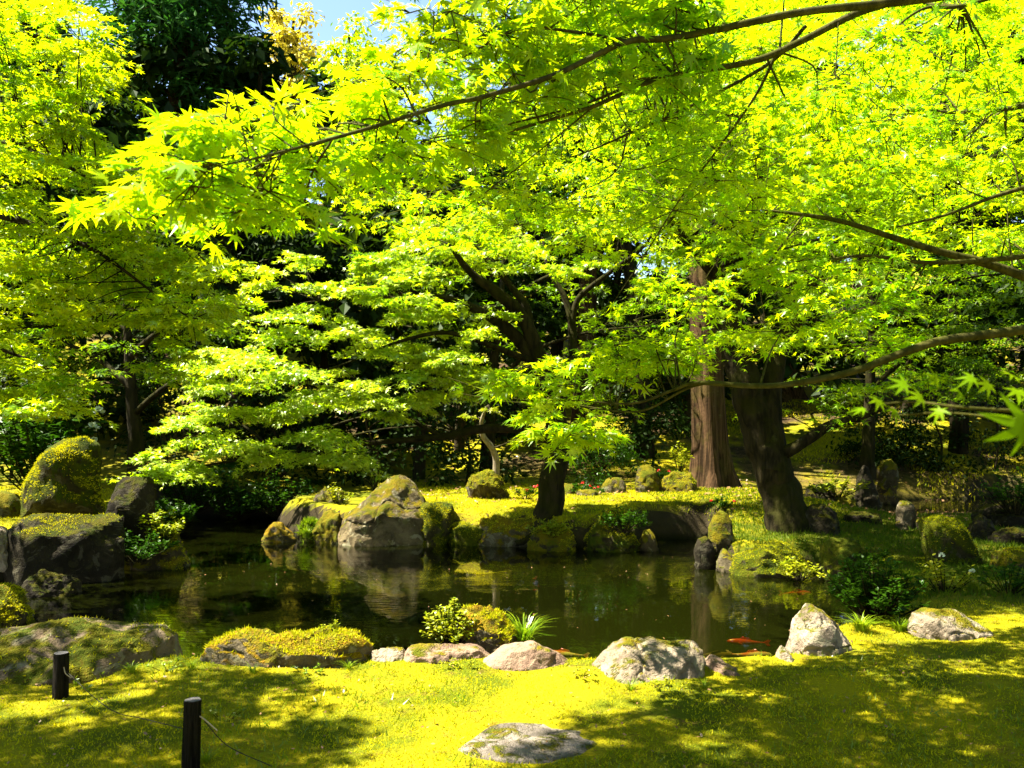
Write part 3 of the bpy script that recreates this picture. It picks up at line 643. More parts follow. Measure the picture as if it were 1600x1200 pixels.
for a, b, d in [(180,315,2.5),(235,300,2.45),(300,290,2.35),(330,255,2.3),(380,330,2.6),(470,345,3.0),(350,200,2.4),(430,160,2.6),(640,20,3.4),(690,60,3.5),(620,80,3.2),(670,-10,3.7),(720,20,3.8),(655,110,3.3),(605,120,3.0)]:
    A.plate(U(a, b, d), .2, 26, .064, jit=.42, droop=.6)
regA2 = [(690,-20),(1600,-20),(1600,120),(1450,250),(1300,300),(1100,330),(900,330),(700,350),(560,330),(480,350),(520,280),(700,250)]
for a, b, d in samples(regA2, 165, 4.25, 6.2):
    A.plate(U(a, b, d), RNG.uniform(.25, .45), 74, .051, jit=.48, droop=.55)
regA3 = [(560,300),(1000,300),(1080,360),(1000,440),(900,420),(700,420),(560,390)]
for a, b, d in samples(regA3, 30, 4.6, 6.4):
    A.plate(U(a, b, d), RNG.uniform(.25, .42), 62, .055, jit=.45, droop=.55)
A.finish('leaf_near', LEAF_HI, .3, pick=300)

# --- second near maple, limbs from the right edge
B = Tree('maple_tree', 'maple with long mossy limbs reaching in from the right edge', (6.4, 5.6, 0), 'bark_near', group='maples round the pond')
B.scale = .72
B.limb('trunk', [(2320,1040,5.6,.2),(2280,800,5.6,.17),(2150,560,5.5,.13),(1900,470,5.3,.08)], 12, attach=False)
B.limb('branch', [(1900,470,5.3,.06),(1700,492,4.8,.042),(1600,515,4.6,.035),(1480,530,4.5,.031),(1420,548,4.5,.029),(1340,578,4.5,.026),(1250,598,4.5,.023),(1180,603,4.6,.020),(1090,598,4.7,.018),(1050,610,4.8,.013),(990,630,4.8,.009),(900,626,4.8,.006),(800,622,4.9,.004),(700,590,5.0,.003)], 10)
B.limb('branch', [(1105,598,4.7,.012),(1070,608,4.8,.011),(1010,640,4.9,.009),(960,642,5.0,.007),(880,630,5.0,.005),(800,628,5.0,.004),(720,615,5.0,.003)], 7)
B.limb('branch', [(1900,480,6.8,.085),(1700,460,6.6,.065),(1600,432,6.4,.052),(1530,408,6.3,.045),(1450,388,6.2,.036),(1330,350,6.1,.026),(1250,335,6.0,.018),(1190,328,6.0,.010)], 9)
B.limb('branch', [(1800,380,6.4,.05),(1650,395,6.2,.035),(1560,405,6.1,.028),(1450,410,6.0,.022),(1340,400,5.9,.016),(1250,420,5.8,.012),(1150,450,5.8,.009),(1060,480,5.8,.006),(990,500,5.8,.004)], 8)
B.limb('branch', [(1255,336,6.0,.012),(1220,385,5.9,.011),(1190,420,5.8,.010),(1120,450,5.8,.006),(1050,475,5.7,.004)], 6)
B.limb('branch', [(1800,270,5.8,.04),(1640,285,5.8,.028),(1560,305,5.8,.02),(1480,335,5.8,.014),(1400,355,5.8,.008)], 7)
B.limb('branch', [(1700,130,6.2,.04),(1600,165,6.4,.03),(1500,175,6.4,.02),(1380,170,6.4,.012),(1250,165,6.5,.008),(1180,195,6.5,.005)], 7)
B.limb('branch', [(1250,420,5.8,.010),(1300,450,5.6,.007),(1350,500,5.5,.004),(1390,540,5.5,.003)], 6)
B.limb('branch', [(1190,330,6.0,.009),(1170,400,5.9,.007),(1180,470,5.8,.005),(1200,510,5.7,.003)], 6)
low = [(640,655),(690,600),(760,620),(830,570),(900,600),(850,650),(930,650),(780,650),(720,640),(880,560),(950,580),(810,600),(740,570),(960,540),(850,670),(890,680),(930,670),(760,660),(680,640),(860,620),(910,560),(830,540),(780,590),(700,610),(1000,560),(1040,540),(940,610)]
for a, b in low:
    B.plate(U(a, b, RNG.uniform(4.7, 5.4)), RNG.uniform(.24, .34), 60, .07, jit=.4, droop=.9)
regB = [(980,470),(1040,390),(1150,340),(1260,340),(1370,390),(1420,470),(1430,540),(1360,560),(1290,530),(1180,535),(1100,540),(1060,570),(960,600),(940,560)]
for a, b, d in samples(regB, 84, 5.0, 6.4):
    B.plate(U(a, b, d), RNG.uniform(.25, .42), 60, .058, jit=.42, droop=.8)
regB2 = [(1030,200),(1200,140),(1600,100),(1600,420),(1450,330),(1350,350),(1150,320),(1040,330)]
for a, b, d in samples(regB2, 80, 5.8, 8.0):
    B.plate(U(a, b, d), RNG.uniform(.3, .5), 84, .055, jit=.42, droop=.6)
B.finish('leaf_near', LEAF_MID, .3)

# --- sprig very near at the right edge
H = Tree('maple_sprig', 'blurred maple sprig with separate leaves very near at the right edge', tuple(U(1900, 640, 1.5)), 'bark_near', 'branch')
H.limb('stem', [(1900,640,1.6,.005),(1700,650,1.5,.004),(1600,643,1.45,.003),(1500,636,1.45,.0024),(1430,628,1.5,.0018),(1370,632,1.5,.0012)], 6)
H.limb('stem', [(1750,650,1.5,.003),(1600,655,1.45,.002),(1480,645,1.5,.0016),(1390,650,1.5,.001)], 6)
for a, b, d, sz in [(1372,625,1.5,.03),(1395,640,1.5,.032),(1415,600,1.5,.034),(1440,622,1.45,.034),(1465,598,1.5,.036),(1500,612,1.45,.034),(1520,590,1.5,.032),(1545,600,1.45,.03),(1590,610,1.4,.036),(1580,585,1.5,.03),(1606,668,1.0,.055),(1470,640,1.4,.03),(1350,640,1.5,.028)]:
    p = np.array(U(a, b, d))[None, :]
    H.L.append((p, np.array([[.1, -.75, .6]])+RNG.normal(size=(1, 3))*.35, np.array([[-.8, 0, -.25]])+RNG.normal(size=(1, 3))*.5, np.array([sz])))
H.finish('leaf_sprig', LEAF_HI, .3, pick=12, gate=False)

# --- maple on the island
E = Tree('maple_tree', 'island maple with layered pale plates of leaves spreading left over the pond', tuple(U(852, 822, 13.7)), 'bark_maple', group='maples round the pond')
E.limb('trunk', [(850,850,13.7,.34),(853,822,13.7,.25),(862,760,13.7,.20),(871,690,13.7,.175),(868,640,13.7,.16),(852,590,13.6,.145),(835,540,13.5,.125),(815,495,13.5,.10),(775,455,13.4,.09),(735,425,13.3,.06),(700,380,13.2,.03)], 14, .12, n=60)
for q in ([(846,830,13.6,.16),(828,842,13.4,.1),(805,850,13.3,.04)],[(858,830,13.6,.16),(878,842,13.4,.1),(900,848,13.3,.04)]):
    E.limb('root', q, 9, .12, attach=False)
E.limb('branch', [(848,580,13.6,.12),(800,520,13.5,.10),(745,485,13.3,.075),(690,465,13.1,.055),(640,470,12.9,.04),(580,462,12.7,.03),(500,470,12.5,.015)])
E.limb('branch', [(828,525,13.5,.09),(822,480,13.6,.075),(800,450,13.7,.06),(760,400,13.8,.04),(720,360,13.9,.02)])
E.limb('branch', [(868,690,13.7,.11),(820,672,13.5,.09),(760,670,13.3,.075),(690,682,13.1,.06),(600,690,12.9,.042),(520,700,12.7,.03),(400,715,12.5,.02),(270,735,12.3,.01)])
E.limb('branch', [(690,682,13.1,.04),(640,655,13.0,.035),(600,630,12.9,.025),(540,610,12.8,.012)], 7)
E.limb('branch', [(845,570,13.6,.06),(780,545,13.2,.05),(700,520,12.9,.035),(620,535,12.7,.025),(560,560,12.6,.015),(480,590,12.4,.01)], 7)
E.limb('branch', [(868,650,13.8,.10),(893,570,14.4,.085),(893,505,14.6,.075),(880,460,14.7,.055),(856,420,14.8,.035),(848,370,14.9,.02)], 8)
E.limb('branch', [(893,505,14.6,.06),(905,465,14.6,.05),(960,420,14.6,.04),(1010,380,14.6,.025),(1040,310,14.6,.012)], 7)
plates = [(270,725,12.2,.8),(330,660,12.3,.75),(380,690,12.3,.6),(480,690,12.4,.85),(540,700,12.6,.7),(440,640,12.4,.5),(300,650,12.5,.5),(230,715,12.1,.5),
          (430,560,12.2,.85),(370,555,12.3,.7),(480,600,12.5,.6),(340,590,12.4,.5),(520,620,12.6,.6),(560,590,12.6,.55),
          (450,500,12.4,.8),(510,470,12.5,.7),(420,430,12.8,.5),(560,450,12.8,.6),(560,520,12.7,.6),(640,560,12.8,.6),(590,640,12.8,.6),(640,620,12.8,.55),
          (650,420,13.2,.7),(720,400,13.4,.7),(600,390,13.4,.6),(690,500,13.0,.6),(760,500,13.0,.5),(700,560,12.9,.6),(780,590,13.0,.6),(650,480,13.0,.5),(800,380,13.6,.7),(860,400,14.4,.6),
          (900,420,14.4,.5),(960,390,14.4,.6),(1020,350,14.5,.7),(740,600,12.9,.6),(850,340,14.6,.8),(930,350,14.6,.7),(680,360,13.6,.7),(770,345,14.0,.7),(560,420,13.2,.5),(480,420,13.0,.45),(620,520,12.8,.5)]
for a, b, d, R in plates:
    for k in range(3):
        q = U(a+RNG.normal()*20, b+RNG.normal()*13, d+RNG.normal()*.45)
        E.plate(q, R*RNG.uniform(.75, 1.25), int(520*R), .078, jit=.45, droop=.6, thick=.085)
E.finish('leaf_pale', LEAF_LO, .25)
LIT = np.vstack([LIT, [(*U(a, b, d), q) for a, b, d, q in [(330,650,12.3,.55),(270,720,12.2,.5),(400,690,12.3,.45),(480,685,12.4,.45),(430,555,12.2,.7),(370,555,12.3,.6),(460,495,12.4,.6),(520,465,12.5,.55),(560,520,12.7,.5),(640,415,13.2,.5),(300,600,12.4,.4)]]])

def shade_bank(tree, poly, n, tlo, thi, rowmax, R, per, size):  # leaf plates added up the sun's path to shade a bank
    s_ = np.array(SUN); k = 0; tries = 0
    while k < n and tries < n*60:
        tries += 1
        a, b, _ = samples(poly, 1, 0, 1)[0]; c = np.array(G(a, b, .1))+s_*RNG.uniform(tlo, thi)
        if HZ-(c[2]-EYE)/c[1]*F > rowmax: continue
        tree.plate(c, RNG.uniform(*R), per, size, jit=.42, droop=.5, thick=.08, maxtwig=3.5); k += 1
# --- left maple
Lm = Tree('maple_tree', 'bright yellow green maple filling the left edge of the picture', (-8.8, 8.6, .2), 'bark_maple', group='maples round the pond')
Lm.limb('trunk', [(-560,920,8.6,.24),(-545,700,8.6,.2),(-480,480,8.6,.17),(-380,330,8.6,.13)], 12, attach=False)
Lm.limb('branch', [(-400,360,8.6,.1),(-200,300,8.4,.07),(0,337,8.2,.04),(80,365,8.1,.03),(150,392,8.0,.02),(230,450,7.9,.012),(300,500,7.9,.006)])
Lm.limb('branch', [(-400,400,8.6,.08),(-200,350,8.8,.05),(-20,385,8.9,.03),(60,425,8.9,.022),(120,470,8.9,.016),(190,540,8.9,.008)])
Lm.limb('branch', [(-400,330,8.6,.1),(-250,150,8.8,.06),(-50,60,9.0,.035),(60,55,9.0,.02),(150,90,9.0,.008)])
Lm.limb('branch', [(-380,330,8.6,.08),(-100,220,8.6,.04),(60,240,8.4,.02),(170,300,8.2,.014),(300,390,8.2,.008),(350,440,8.2,.004)])
Lm.limb('branch', [(-300,450,8.8,.05),(-80,520,9.0,.03),(40,560,9.1,.015),(120,600,9.1,.006)])
regL = [(-40,-20),(150,-20),(170,60),(180,170),(140,220),(250,250),(320,310),(340,380),(390,440),(330,490),(300,560),(240,520),(160,480),(110,560),(150,610),(90,650),(30,650),(-40,640)]
for a, b, d in samples(regL, 215, 7.4, 9.8):
    Lm.plate(U(a, b, d), RNG.uniform(.28, .55), 125, .067, jit=.42, droop=.55)
for a, b, d in [(330,470,8.2),(300,540,8.3),(250,500,8.2),(300,440,8.0),(230,580,8.6),(120,620,9),(40,620,9),(200,450,8.2),(350,400,8.0),(270,385,8)]:
    for k in range(2): Lm.plate(U(a+RNG.normal()*12, b+RNG.normal()*12, d), RNG.uniform(.28, .45), 90, .068, jit=.42, droop=.7)
for k in range(6):    # the part of its crown above and left of the frame
    Lm.plate((RNG.uniform(-11, -5.6), RNG.uniform(6, 11), RNG.uniform(4.5, 7.5)), RNG.uniform(.5, .8), 80, .09, twig=False)
shade_bank(Lm, [(-80,800),(110,800),(190,850),(200,900),(120,940),(-80,985)], 40, 3.0, 6.5, 560, (.35, .6), 90, .078)
Lm.finish('leaf_left', LEAF_LO, .28)

# --- big leaning maple on the right bank
C_ = Tree('maple_tree', 'thick leaning maple with mossy trunk on the right bank', tuple(U(1222, 850, 12.8)), 'bark_maple', group='maples round the pond')
C_.limb('trunk', [(1262,905,12.6,.56),(1250,865,12.65,.42),(1234,815,12.7,.32),(1214,755,12.8,.285),(1193,692,12.8,.275),(1173,632,12.8,.26),(1155,570,12.8,.23),(1140,500,12.9,.19),(1128,400,13.0,.15),(1115,280,13.1,.12),(1102,140,13.2,.09),(1095,20,13.3,.05)], 24, .16, n=110)
C_.limb('trunk', [(1204,735,12.75,.24),(1203,660,12.8,.19),(1208,580,12.9,.16),(1228,530,13.0,.14),(1262,470,13.1,.10),(1300,400,13.3,.06),(1330,300,13.5,.03)], 12, .12, label='right fork of the trunk')
for q in ([(1262,872,12.6,.2),(1290,880,12.4,.12),(1325,892,12.2,.05)],[(1225,872,12.5,.2),(1200,884,12.2,.12),(1180,896,12.0,.05)],[(1245,880,12.4,.18),(1252,900,12.0,.1),(1262,915,11.7,.04)]):
    C_.limb('root', q, 10, .12, attach=False)
C_.limb('branch', [(1205,712,12.8,.13),(1240,700,12.6,.10),(1272,680,12.5,.085),(1300,664,12.4,.075),(1350,650,12.3,.055),(1400,628,12.2,.03),(1450,610,12.2,.012)])
C_.limb('branch', [(1160,560,12.8,.09),(1215,560,12.9,.02)], 6)
C_.limb('branch', [(1145,470,12.9,.12),(1110,420,12.6,.09),(1050,350,12.4,.06),(980,280,12.2,.03),(900,230,12.0,.015)])
C_.limb('branch', [(1120,300,13.1,.1),(1180,220,13.3,.06),(1260,160,13.6,.03),(1350,120,14,.015)])
C_.limb('branch', [(1262,470,13.1,.07),(1340,420,13.0,.05),(1440,370,12.9,.03),(1540,330,12.8,.015)])
regC = [(860,-20),(1640,-20),(1640,420),(1480,470),(1380,430),(1250,420),(1050,440),(950,330),(860,260)]
for a, b, d in samples(regC, 150, 11.2, 14.8):
    C_.plate(U(a, b, d), RNG.uniform(.5, .9), 230, .082, jit=.42, droop=.5, thick=.08)
for a, b, d in [(1340,600,12.3),(1400,600,12.3),(1450,590,12.2),(1320,640,12.4),(1180,640,13.5)]:
    C_.plate(U(a, b, d), .6, 150, .085, jit=.42)
for a, b, d in samples([(880,-20),(1330,-20),(1500,150),(1500,330),(1250,360),(960,300)], 60, 8.4, 11.4):
    C_.plate(U(a, b, d), RNG.uniform(.45, .75), 170, .07, jit=.42, droop=.5, thick=.08, maxtwig=3.5)
shade_bank(C_, [(1285,835),(1450,790),(1700,790),(1700,960),(1400,955),(1330,975),(1270,915)], 130, 3.6, 8, 420, (.45, .8), 130, .088)
shade_bank(C_, [(1250,770),(1700,760),(1700,830),(1250,830)], 40, 4.5, 9, 420, (.6, 1.0), 150, .09)
C_.finish('leaf_mid', LEAF_3, .28)

# --- maples and understory behind
def back_maple(label, base_px, base_py, d, regs, n, leaf, R0, R1, per, mat, lean=0, tr=.14, top=300, group='maples round the pond', bark='bark_maple', tmpl=LEAF_3, name='maple_tree'):
    b = U(base_px, base_py, d); t = Tree(name, label, tuple(b), bark, group=group)
    t.limb('trunk', [(base_px, base_py+15, d, tr*1.5), (base_px+lean*.2, base_py-(base_py-top)*.3, d, tr), (base_px+lean*.6, base_py-(base_py-top)*.65, d, tr*.7), (base_px+lean, top, d, tr*.3)], 10, .12)
    for k in range(4):
        f = .4+.15*k; y0 = base_py-(base_py-top)*f; x0 = base_px+lean*f; sgn = -1 if k % 2 else 1
        t.limb('branch', [(x0, y0, d, tr*.5), (x0+sgn*60, y0-50, d-.4*sgn, tr*.35), (x0+sgn*150, y0-80, d-.8*sgn, tr*.2), (x0+sgn*240, y0-90, d-1.2*sgn, tr*.08)], 7)
    for a, bb, dd in samples(regs, n, d-2, d+2):
        t.plate(U(a, bb, dd), RNG.uniform(R0, R1), per, leaf, jit=.45, droop=.4, thick=.1, maxtwig=2.5)
    t.finish(mat, tmpl, .25)
    return t
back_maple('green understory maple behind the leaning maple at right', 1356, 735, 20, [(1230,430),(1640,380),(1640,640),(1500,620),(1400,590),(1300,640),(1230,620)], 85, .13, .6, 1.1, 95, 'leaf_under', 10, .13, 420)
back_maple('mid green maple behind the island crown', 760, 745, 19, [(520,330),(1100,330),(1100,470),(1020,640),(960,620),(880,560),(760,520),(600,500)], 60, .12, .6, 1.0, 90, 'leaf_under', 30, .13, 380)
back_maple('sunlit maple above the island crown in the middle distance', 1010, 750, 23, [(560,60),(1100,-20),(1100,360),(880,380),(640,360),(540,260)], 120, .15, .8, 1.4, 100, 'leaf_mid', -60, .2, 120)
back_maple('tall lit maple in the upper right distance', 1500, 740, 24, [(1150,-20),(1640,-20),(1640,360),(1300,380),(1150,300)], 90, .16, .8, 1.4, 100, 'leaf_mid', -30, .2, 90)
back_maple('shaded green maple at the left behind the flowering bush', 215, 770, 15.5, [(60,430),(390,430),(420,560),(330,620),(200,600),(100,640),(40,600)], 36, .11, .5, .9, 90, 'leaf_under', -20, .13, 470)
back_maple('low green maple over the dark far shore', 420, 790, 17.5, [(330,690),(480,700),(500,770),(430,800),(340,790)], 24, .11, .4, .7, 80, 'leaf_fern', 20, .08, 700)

# --- cedar with the red bark and other conifers
def conifer(label, x, y, r, h, z0, width, n, mat='leaf_conifer', bark='bark_cedar', trunk_px=None, size=.42, seed=1):
    rng = np.random.default_rng(seed); g0 = gz(x, y)
    t = Tree('cedar_tree', label, (x, y, g0), bark, group='tall cedars behind the garden')
    zz = np.array([-.3, .0, .35, .9, 2, h*.4, h*.75, h]); rr = np.array([1.75, 1.45, 1.2, 1.02, .95, .7, .35, .04])*r
    n_ = 70; zs = np.interp(np.linspace(0, 1, n_)**1.6, np.linspace(0, 1, 8), zz)
    P = np.stack([x+.15*np.sin(zs*.3+seed), np.full(n_, y), g0+zs], -1); R = np.interp(zs, zz, rr)
    sides = 20; V, Fc = tube_arrays([(P, R)], sides, .0)
    W = V.reshape(n_, sides, 3); a = np.arange(sides)*2*np.pi/sides
    flute = 1+(.09+.16*np.exp(-zs/.6))[:, None]*np.sin(a[None, :]*5+2*vn(np.stack([zs*.5, zs*0, zs*0], -1), seed)[:, None])+.05*rng.normal(size=(1, sides))
    W = P[:, None, :]+(W-P[:, None, :])*flute[:, :, None]
    link('trunk', mesh_np('trunk', W.reshape(-1, 3), Fc, True), M[bark], t.e)
    pos, N, D, S = [], [], [], []; tw = []
    nb = n
    for k in range(nb):
        u = rng.random()**.8; z = g0+z0+(h-z0)*u; ln = width*(1-u*.85)*rng.uniform(.6, 1.1); th = rng.uniform(0, 2*np.pi)
        dv = np.array([math.cos(th), math.sin(th), 0]); s0 = np.array([x, y, z]); s1 = s0+dv*ln*.6+np.array([0, 0, -.05*ln]); s2 = s0+dv*ln+np.array([0, 0, -.28*ln])
        Q = spline([s0, s1, s2], 7); tw.append((Q, np.linspace(.05, .01, 7)))
        m = 110; w = rng.random(m)**.6; p = np.stack([np.interp(w, np.linspace(0, 1, 7), Q[:, j]) for j in range(3)], -1)
        p += rng.normal(size=(m, 3))*np.array([.3, .3, .16])*ln*.35
        pos.append(p); N.append(rng.normal(size=(m, 3))*.5+np.array([0, 0, .8])); D.append(dv*.7+rng.normal(size=(m, 3))*.5+np.array([0, 0, -.7])); S.append(size*rng.uniform(.5, 1.2, m))
    t.L.append(tuple(np.concatenate(q) for q in (pos, N, D, S))); t.twigs = tw
    t.finish(mat, NEEDLE*np.array([1, 1.3]), .25)
    return t
conifer('cedar with fluted reddish trunk lit on its left side behind the leaning maple', 4.2, 18.0, .36, 24, 9.5, 3.0, 90, seed=3)
conifer('tall dark conifer standing against the sky at the upper left', -11.6, 30, .6, 30, 4.0, 4.0, 520, size=.42, seed=4)
conifer('dark conifer at the far left behind the bright maple', -19.5, 33, .5, 24, 3, 3.6, 150, size=.7, seed=5)
conifer('shadowed cedar with thin reddish trunk behind the island trunk', 2.0, 24, .28, 19, 7, 2.6, 110, seed=6)
conifer('cedar hidden high in the canopy right of centre', 9.5, 30, .45, 26, 8, 3.6, 80, size=.55, seed=7)
conifer('cedar deep in the right background wood', 17, 33, .45, 26, 6, 3.8, 80, size=.55, seed=8)

# --- dark evergreen trees and shrubs of the wooded slope
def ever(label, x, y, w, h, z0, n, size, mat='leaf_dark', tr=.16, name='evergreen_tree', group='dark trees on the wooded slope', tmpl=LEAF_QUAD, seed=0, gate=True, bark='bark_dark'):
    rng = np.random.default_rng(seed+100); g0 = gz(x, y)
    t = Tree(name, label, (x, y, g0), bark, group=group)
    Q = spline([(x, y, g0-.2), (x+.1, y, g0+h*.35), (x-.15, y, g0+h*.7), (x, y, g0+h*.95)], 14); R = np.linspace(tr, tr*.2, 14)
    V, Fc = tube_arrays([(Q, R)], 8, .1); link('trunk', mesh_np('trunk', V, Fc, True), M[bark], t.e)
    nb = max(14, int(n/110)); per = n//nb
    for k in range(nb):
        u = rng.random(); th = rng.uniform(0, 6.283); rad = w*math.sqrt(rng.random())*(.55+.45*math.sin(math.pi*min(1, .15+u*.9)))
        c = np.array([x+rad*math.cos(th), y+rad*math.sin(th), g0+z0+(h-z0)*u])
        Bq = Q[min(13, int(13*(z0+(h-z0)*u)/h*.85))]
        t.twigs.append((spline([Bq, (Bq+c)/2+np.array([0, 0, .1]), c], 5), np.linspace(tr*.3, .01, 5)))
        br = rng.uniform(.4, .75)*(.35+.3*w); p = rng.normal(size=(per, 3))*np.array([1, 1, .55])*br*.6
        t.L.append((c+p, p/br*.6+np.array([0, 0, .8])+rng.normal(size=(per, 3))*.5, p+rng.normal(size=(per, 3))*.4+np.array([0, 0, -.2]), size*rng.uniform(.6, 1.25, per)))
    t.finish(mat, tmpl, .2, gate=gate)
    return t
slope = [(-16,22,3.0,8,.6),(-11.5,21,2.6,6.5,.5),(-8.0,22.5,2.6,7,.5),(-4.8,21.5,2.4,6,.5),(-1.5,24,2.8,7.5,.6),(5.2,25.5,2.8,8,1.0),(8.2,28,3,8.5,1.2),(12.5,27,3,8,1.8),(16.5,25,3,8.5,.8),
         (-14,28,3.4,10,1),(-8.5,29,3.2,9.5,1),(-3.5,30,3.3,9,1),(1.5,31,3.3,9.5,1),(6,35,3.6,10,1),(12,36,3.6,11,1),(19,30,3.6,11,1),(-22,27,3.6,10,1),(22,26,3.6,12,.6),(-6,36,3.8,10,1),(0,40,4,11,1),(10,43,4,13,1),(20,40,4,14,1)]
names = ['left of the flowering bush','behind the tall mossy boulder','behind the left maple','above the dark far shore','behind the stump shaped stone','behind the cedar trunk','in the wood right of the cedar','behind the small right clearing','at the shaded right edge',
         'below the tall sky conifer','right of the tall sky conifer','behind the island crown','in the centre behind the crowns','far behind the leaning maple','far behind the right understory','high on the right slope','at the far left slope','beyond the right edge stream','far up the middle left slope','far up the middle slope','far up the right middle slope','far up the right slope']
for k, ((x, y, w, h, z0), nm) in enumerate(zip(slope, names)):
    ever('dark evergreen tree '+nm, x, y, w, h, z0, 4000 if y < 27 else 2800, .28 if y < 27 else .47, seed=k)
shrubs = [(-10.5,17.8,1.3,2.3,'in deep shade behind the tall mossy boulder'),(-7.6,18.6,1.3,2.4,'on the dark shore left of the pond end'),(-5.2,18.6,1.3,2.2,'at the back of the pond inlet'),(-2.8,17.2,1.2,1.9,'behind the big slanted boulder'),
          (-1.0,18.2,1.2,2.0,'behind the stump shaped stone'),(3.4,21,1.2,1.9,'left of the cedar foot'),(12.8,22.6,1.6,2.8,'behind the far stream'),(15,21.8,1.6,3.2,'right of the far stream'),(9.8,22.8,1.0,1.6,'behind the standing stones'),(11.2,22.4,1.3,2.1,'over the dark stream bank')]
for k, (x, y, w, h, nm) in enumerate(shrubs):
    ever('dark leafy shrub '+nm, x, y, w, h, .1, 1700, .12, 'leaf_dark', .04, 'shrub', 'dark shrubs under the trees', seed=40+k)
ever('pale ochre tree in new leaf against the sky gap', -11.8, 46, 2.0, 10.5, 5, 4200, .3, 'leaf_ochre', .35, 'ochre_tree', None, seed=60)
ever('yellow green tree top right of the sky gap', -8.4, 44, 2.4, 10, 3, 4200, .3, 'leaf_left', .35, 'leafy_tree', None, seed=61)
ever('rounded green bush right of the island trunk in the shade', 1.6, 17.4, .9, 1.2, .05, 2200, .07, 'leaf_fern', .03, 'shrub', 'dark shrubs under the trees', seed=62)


more = [(-26,34,4,15,2,'beyond the far left conifer'),(-19,40,4.2,5,.5,'left of the ochre tree'),(-6,46,4.4,6,.5,'under the sky gap'),(4,48,4.6,20,2,'at the top of the middle slope'),(14,50,4.6,22,2,'at the top of the right slope'),(24,48,4.6,24,2,'at the far right top of the slope'),
        (30,36,4.4,18,1,'at the far right beyond the wood'),(3.5,29,3.4,12,3,'over the cedar foot'),(14.5,22.5,3.2,9.5,3.2,'leaning over the far stream'),(-6.3,19.2,2.6,7.5,2.6,'over the pond inlet'),(-10.5,17.0,2.6,7.5,2.8,'over the tall mossy boulder'),(-2.2,20,2.4,7,2.4,'over the far shore behind the slanted boulder'),
        (10,33,3.8,15,3,'in the upper right middle wood'),(17,28,3.6,15,3,'in the upper right wood'),(2,36,3.8,15,3,'in the upper centre wood'),(22,33,4,18,2,'in the uppermost right wood')]
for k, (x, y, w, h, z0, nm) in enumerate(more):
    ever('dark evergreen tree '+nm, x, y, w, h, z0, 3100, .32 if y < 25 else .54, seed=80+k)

# --- unseen trees out of frame, added to shade the lawn and cut skylight
def shade_tree(label, base, path, targets, n, tlo, thi, R, per, size, seed):
    t = Tree('maple_tree', label, base, 'bark_maple', group='maples round the pond')
    V, Fc = tube_arrays([(spline(path, 20), np.linspace(.24, .06, 20))], 10, .1)
    link('trunk', mesh_np('trunk', V, Fc, True), M['bark_maple'], t.e)
    t.pts = [(*q, .05) for q in spline(path, 20)[10:]]
    s = np.array(SUN); k = 0; tries = 0
    while k < n and tries < n*40:
        tries += 1
        a, b, _ = samples(targets, 1, 0, 1)[0]; g = np.array(G(a, b)); c = g+s*RNG.uniform(tlo, thi)
        px = 800+c[0]/max(c[1], .1)*F; py = HZ-(c[2]-EYE)/max(c[1], .1)*F
        if -90 < px < 1690 and -110 < py < 1200: continue
        t.plate(c, RNG.uniform(*R), per, size, twig=True, maxtwig=1.5); k += 1
    t.finish('leaf_under', LEAF_3, .25)  # dark leaves so the added crowns let little sun through
shade_tree('unseen maple left of the camera with crown added to shade the lower left lawn', (-5.6, 2.4, 0), [(-5.6,2.4,-.2),(-5.5,2.5,1.5),(-5.0,3.0,3.4),(-4.2,4.0,5)],
           [(-250,985),(290,985),(320,1055),(470,1070),(540,1110),(590,1160),(560,1260),(-300,1260)], 230, 4.2, 6.4, (.25,.45), 46, .08, 1)
shade_tree('unseen maple right of the camera with crown added to shade the lower right lawn', (4.8, 1.6, 0), [(4.8,1.6,-.2),(4.6,1.8,1.8),(3.8,2.2,3.6),(2.4,3.0,5.2)],
           [(880,1190),(960,1120),(1060,1100),(1180,1055),(1420,1030),(1640,1022),(1800,1260),(840,1260)], 140, 3.4, 7.5, (.25,.45), 46, .08, 2)
for k, (x, y, w, h, nm) in enumerate([(-6,-5,4,13,'behind the camera to the left'),(5,-4.5,4,14,'behind the camera to the right'),(0,-8,4.5,15,'straight behind the camera'),(10.5,1.5,3.6,14,'right of the camera'),(11.5,7.5,3.6,15,'outside the right edge of the lawn'),
                                (15,13,3.8,15,'outside the right edge of the stream'),(-14.5,-1,3.6,12,'far left of the camera'),(-15.5,5.5,3.6,12,'outside the left edge of the pond'),(-16.5,12,3.6,12,'outside the left edge behind the maple')]):
    ever('unseen evergreen added to block skylight '+nm, x, y, w, h, 1.5, 2600, .5, seed=130+k)  # unseen trees added around the view to lower the sky fill

# ------------------------------------------------------------------ moss and grass
def on_pond(x, y): return sdf(POND, x, y)
def field(name, label, n, xr, yr, h, mat, near=True, cond=None, cat='moss', lean=.55, width=.16):
    y = yr[0]+(yr[1]-yr[0])*RNG.random(n)**(1.5 if near else 1); x = xr[0]+(xr[1]-xr[0])*RNG.random(n)
    k = on_pond(x, y) > .12
    k &= np.abs(x) < y*.68+.5
    if cond is not None: k &= cond(x, y)
    x, y = x[k], y[k]; z = ground_z(x, y); P = np.stack([x, y, z-.004], -1)
    hh = h*(.75+.5*np.clip(fbm(P*1.5, 3, 31), -1, 1))[:, None]
    o = blades(name, P, np.tile(np.array([[0, 0, 1.]]), (len(P), 1)), h, mat, None, RNG, width, lean)
    tag(o, label, cat); return o
pavp = np.array([(p.x, p.y) for p in pw])
offpave = lambda x, y: sdf(pavp, x, y)+.05*fbm(np.stack([x*7, y*7, x*0], -1), 2, 3) > -.035
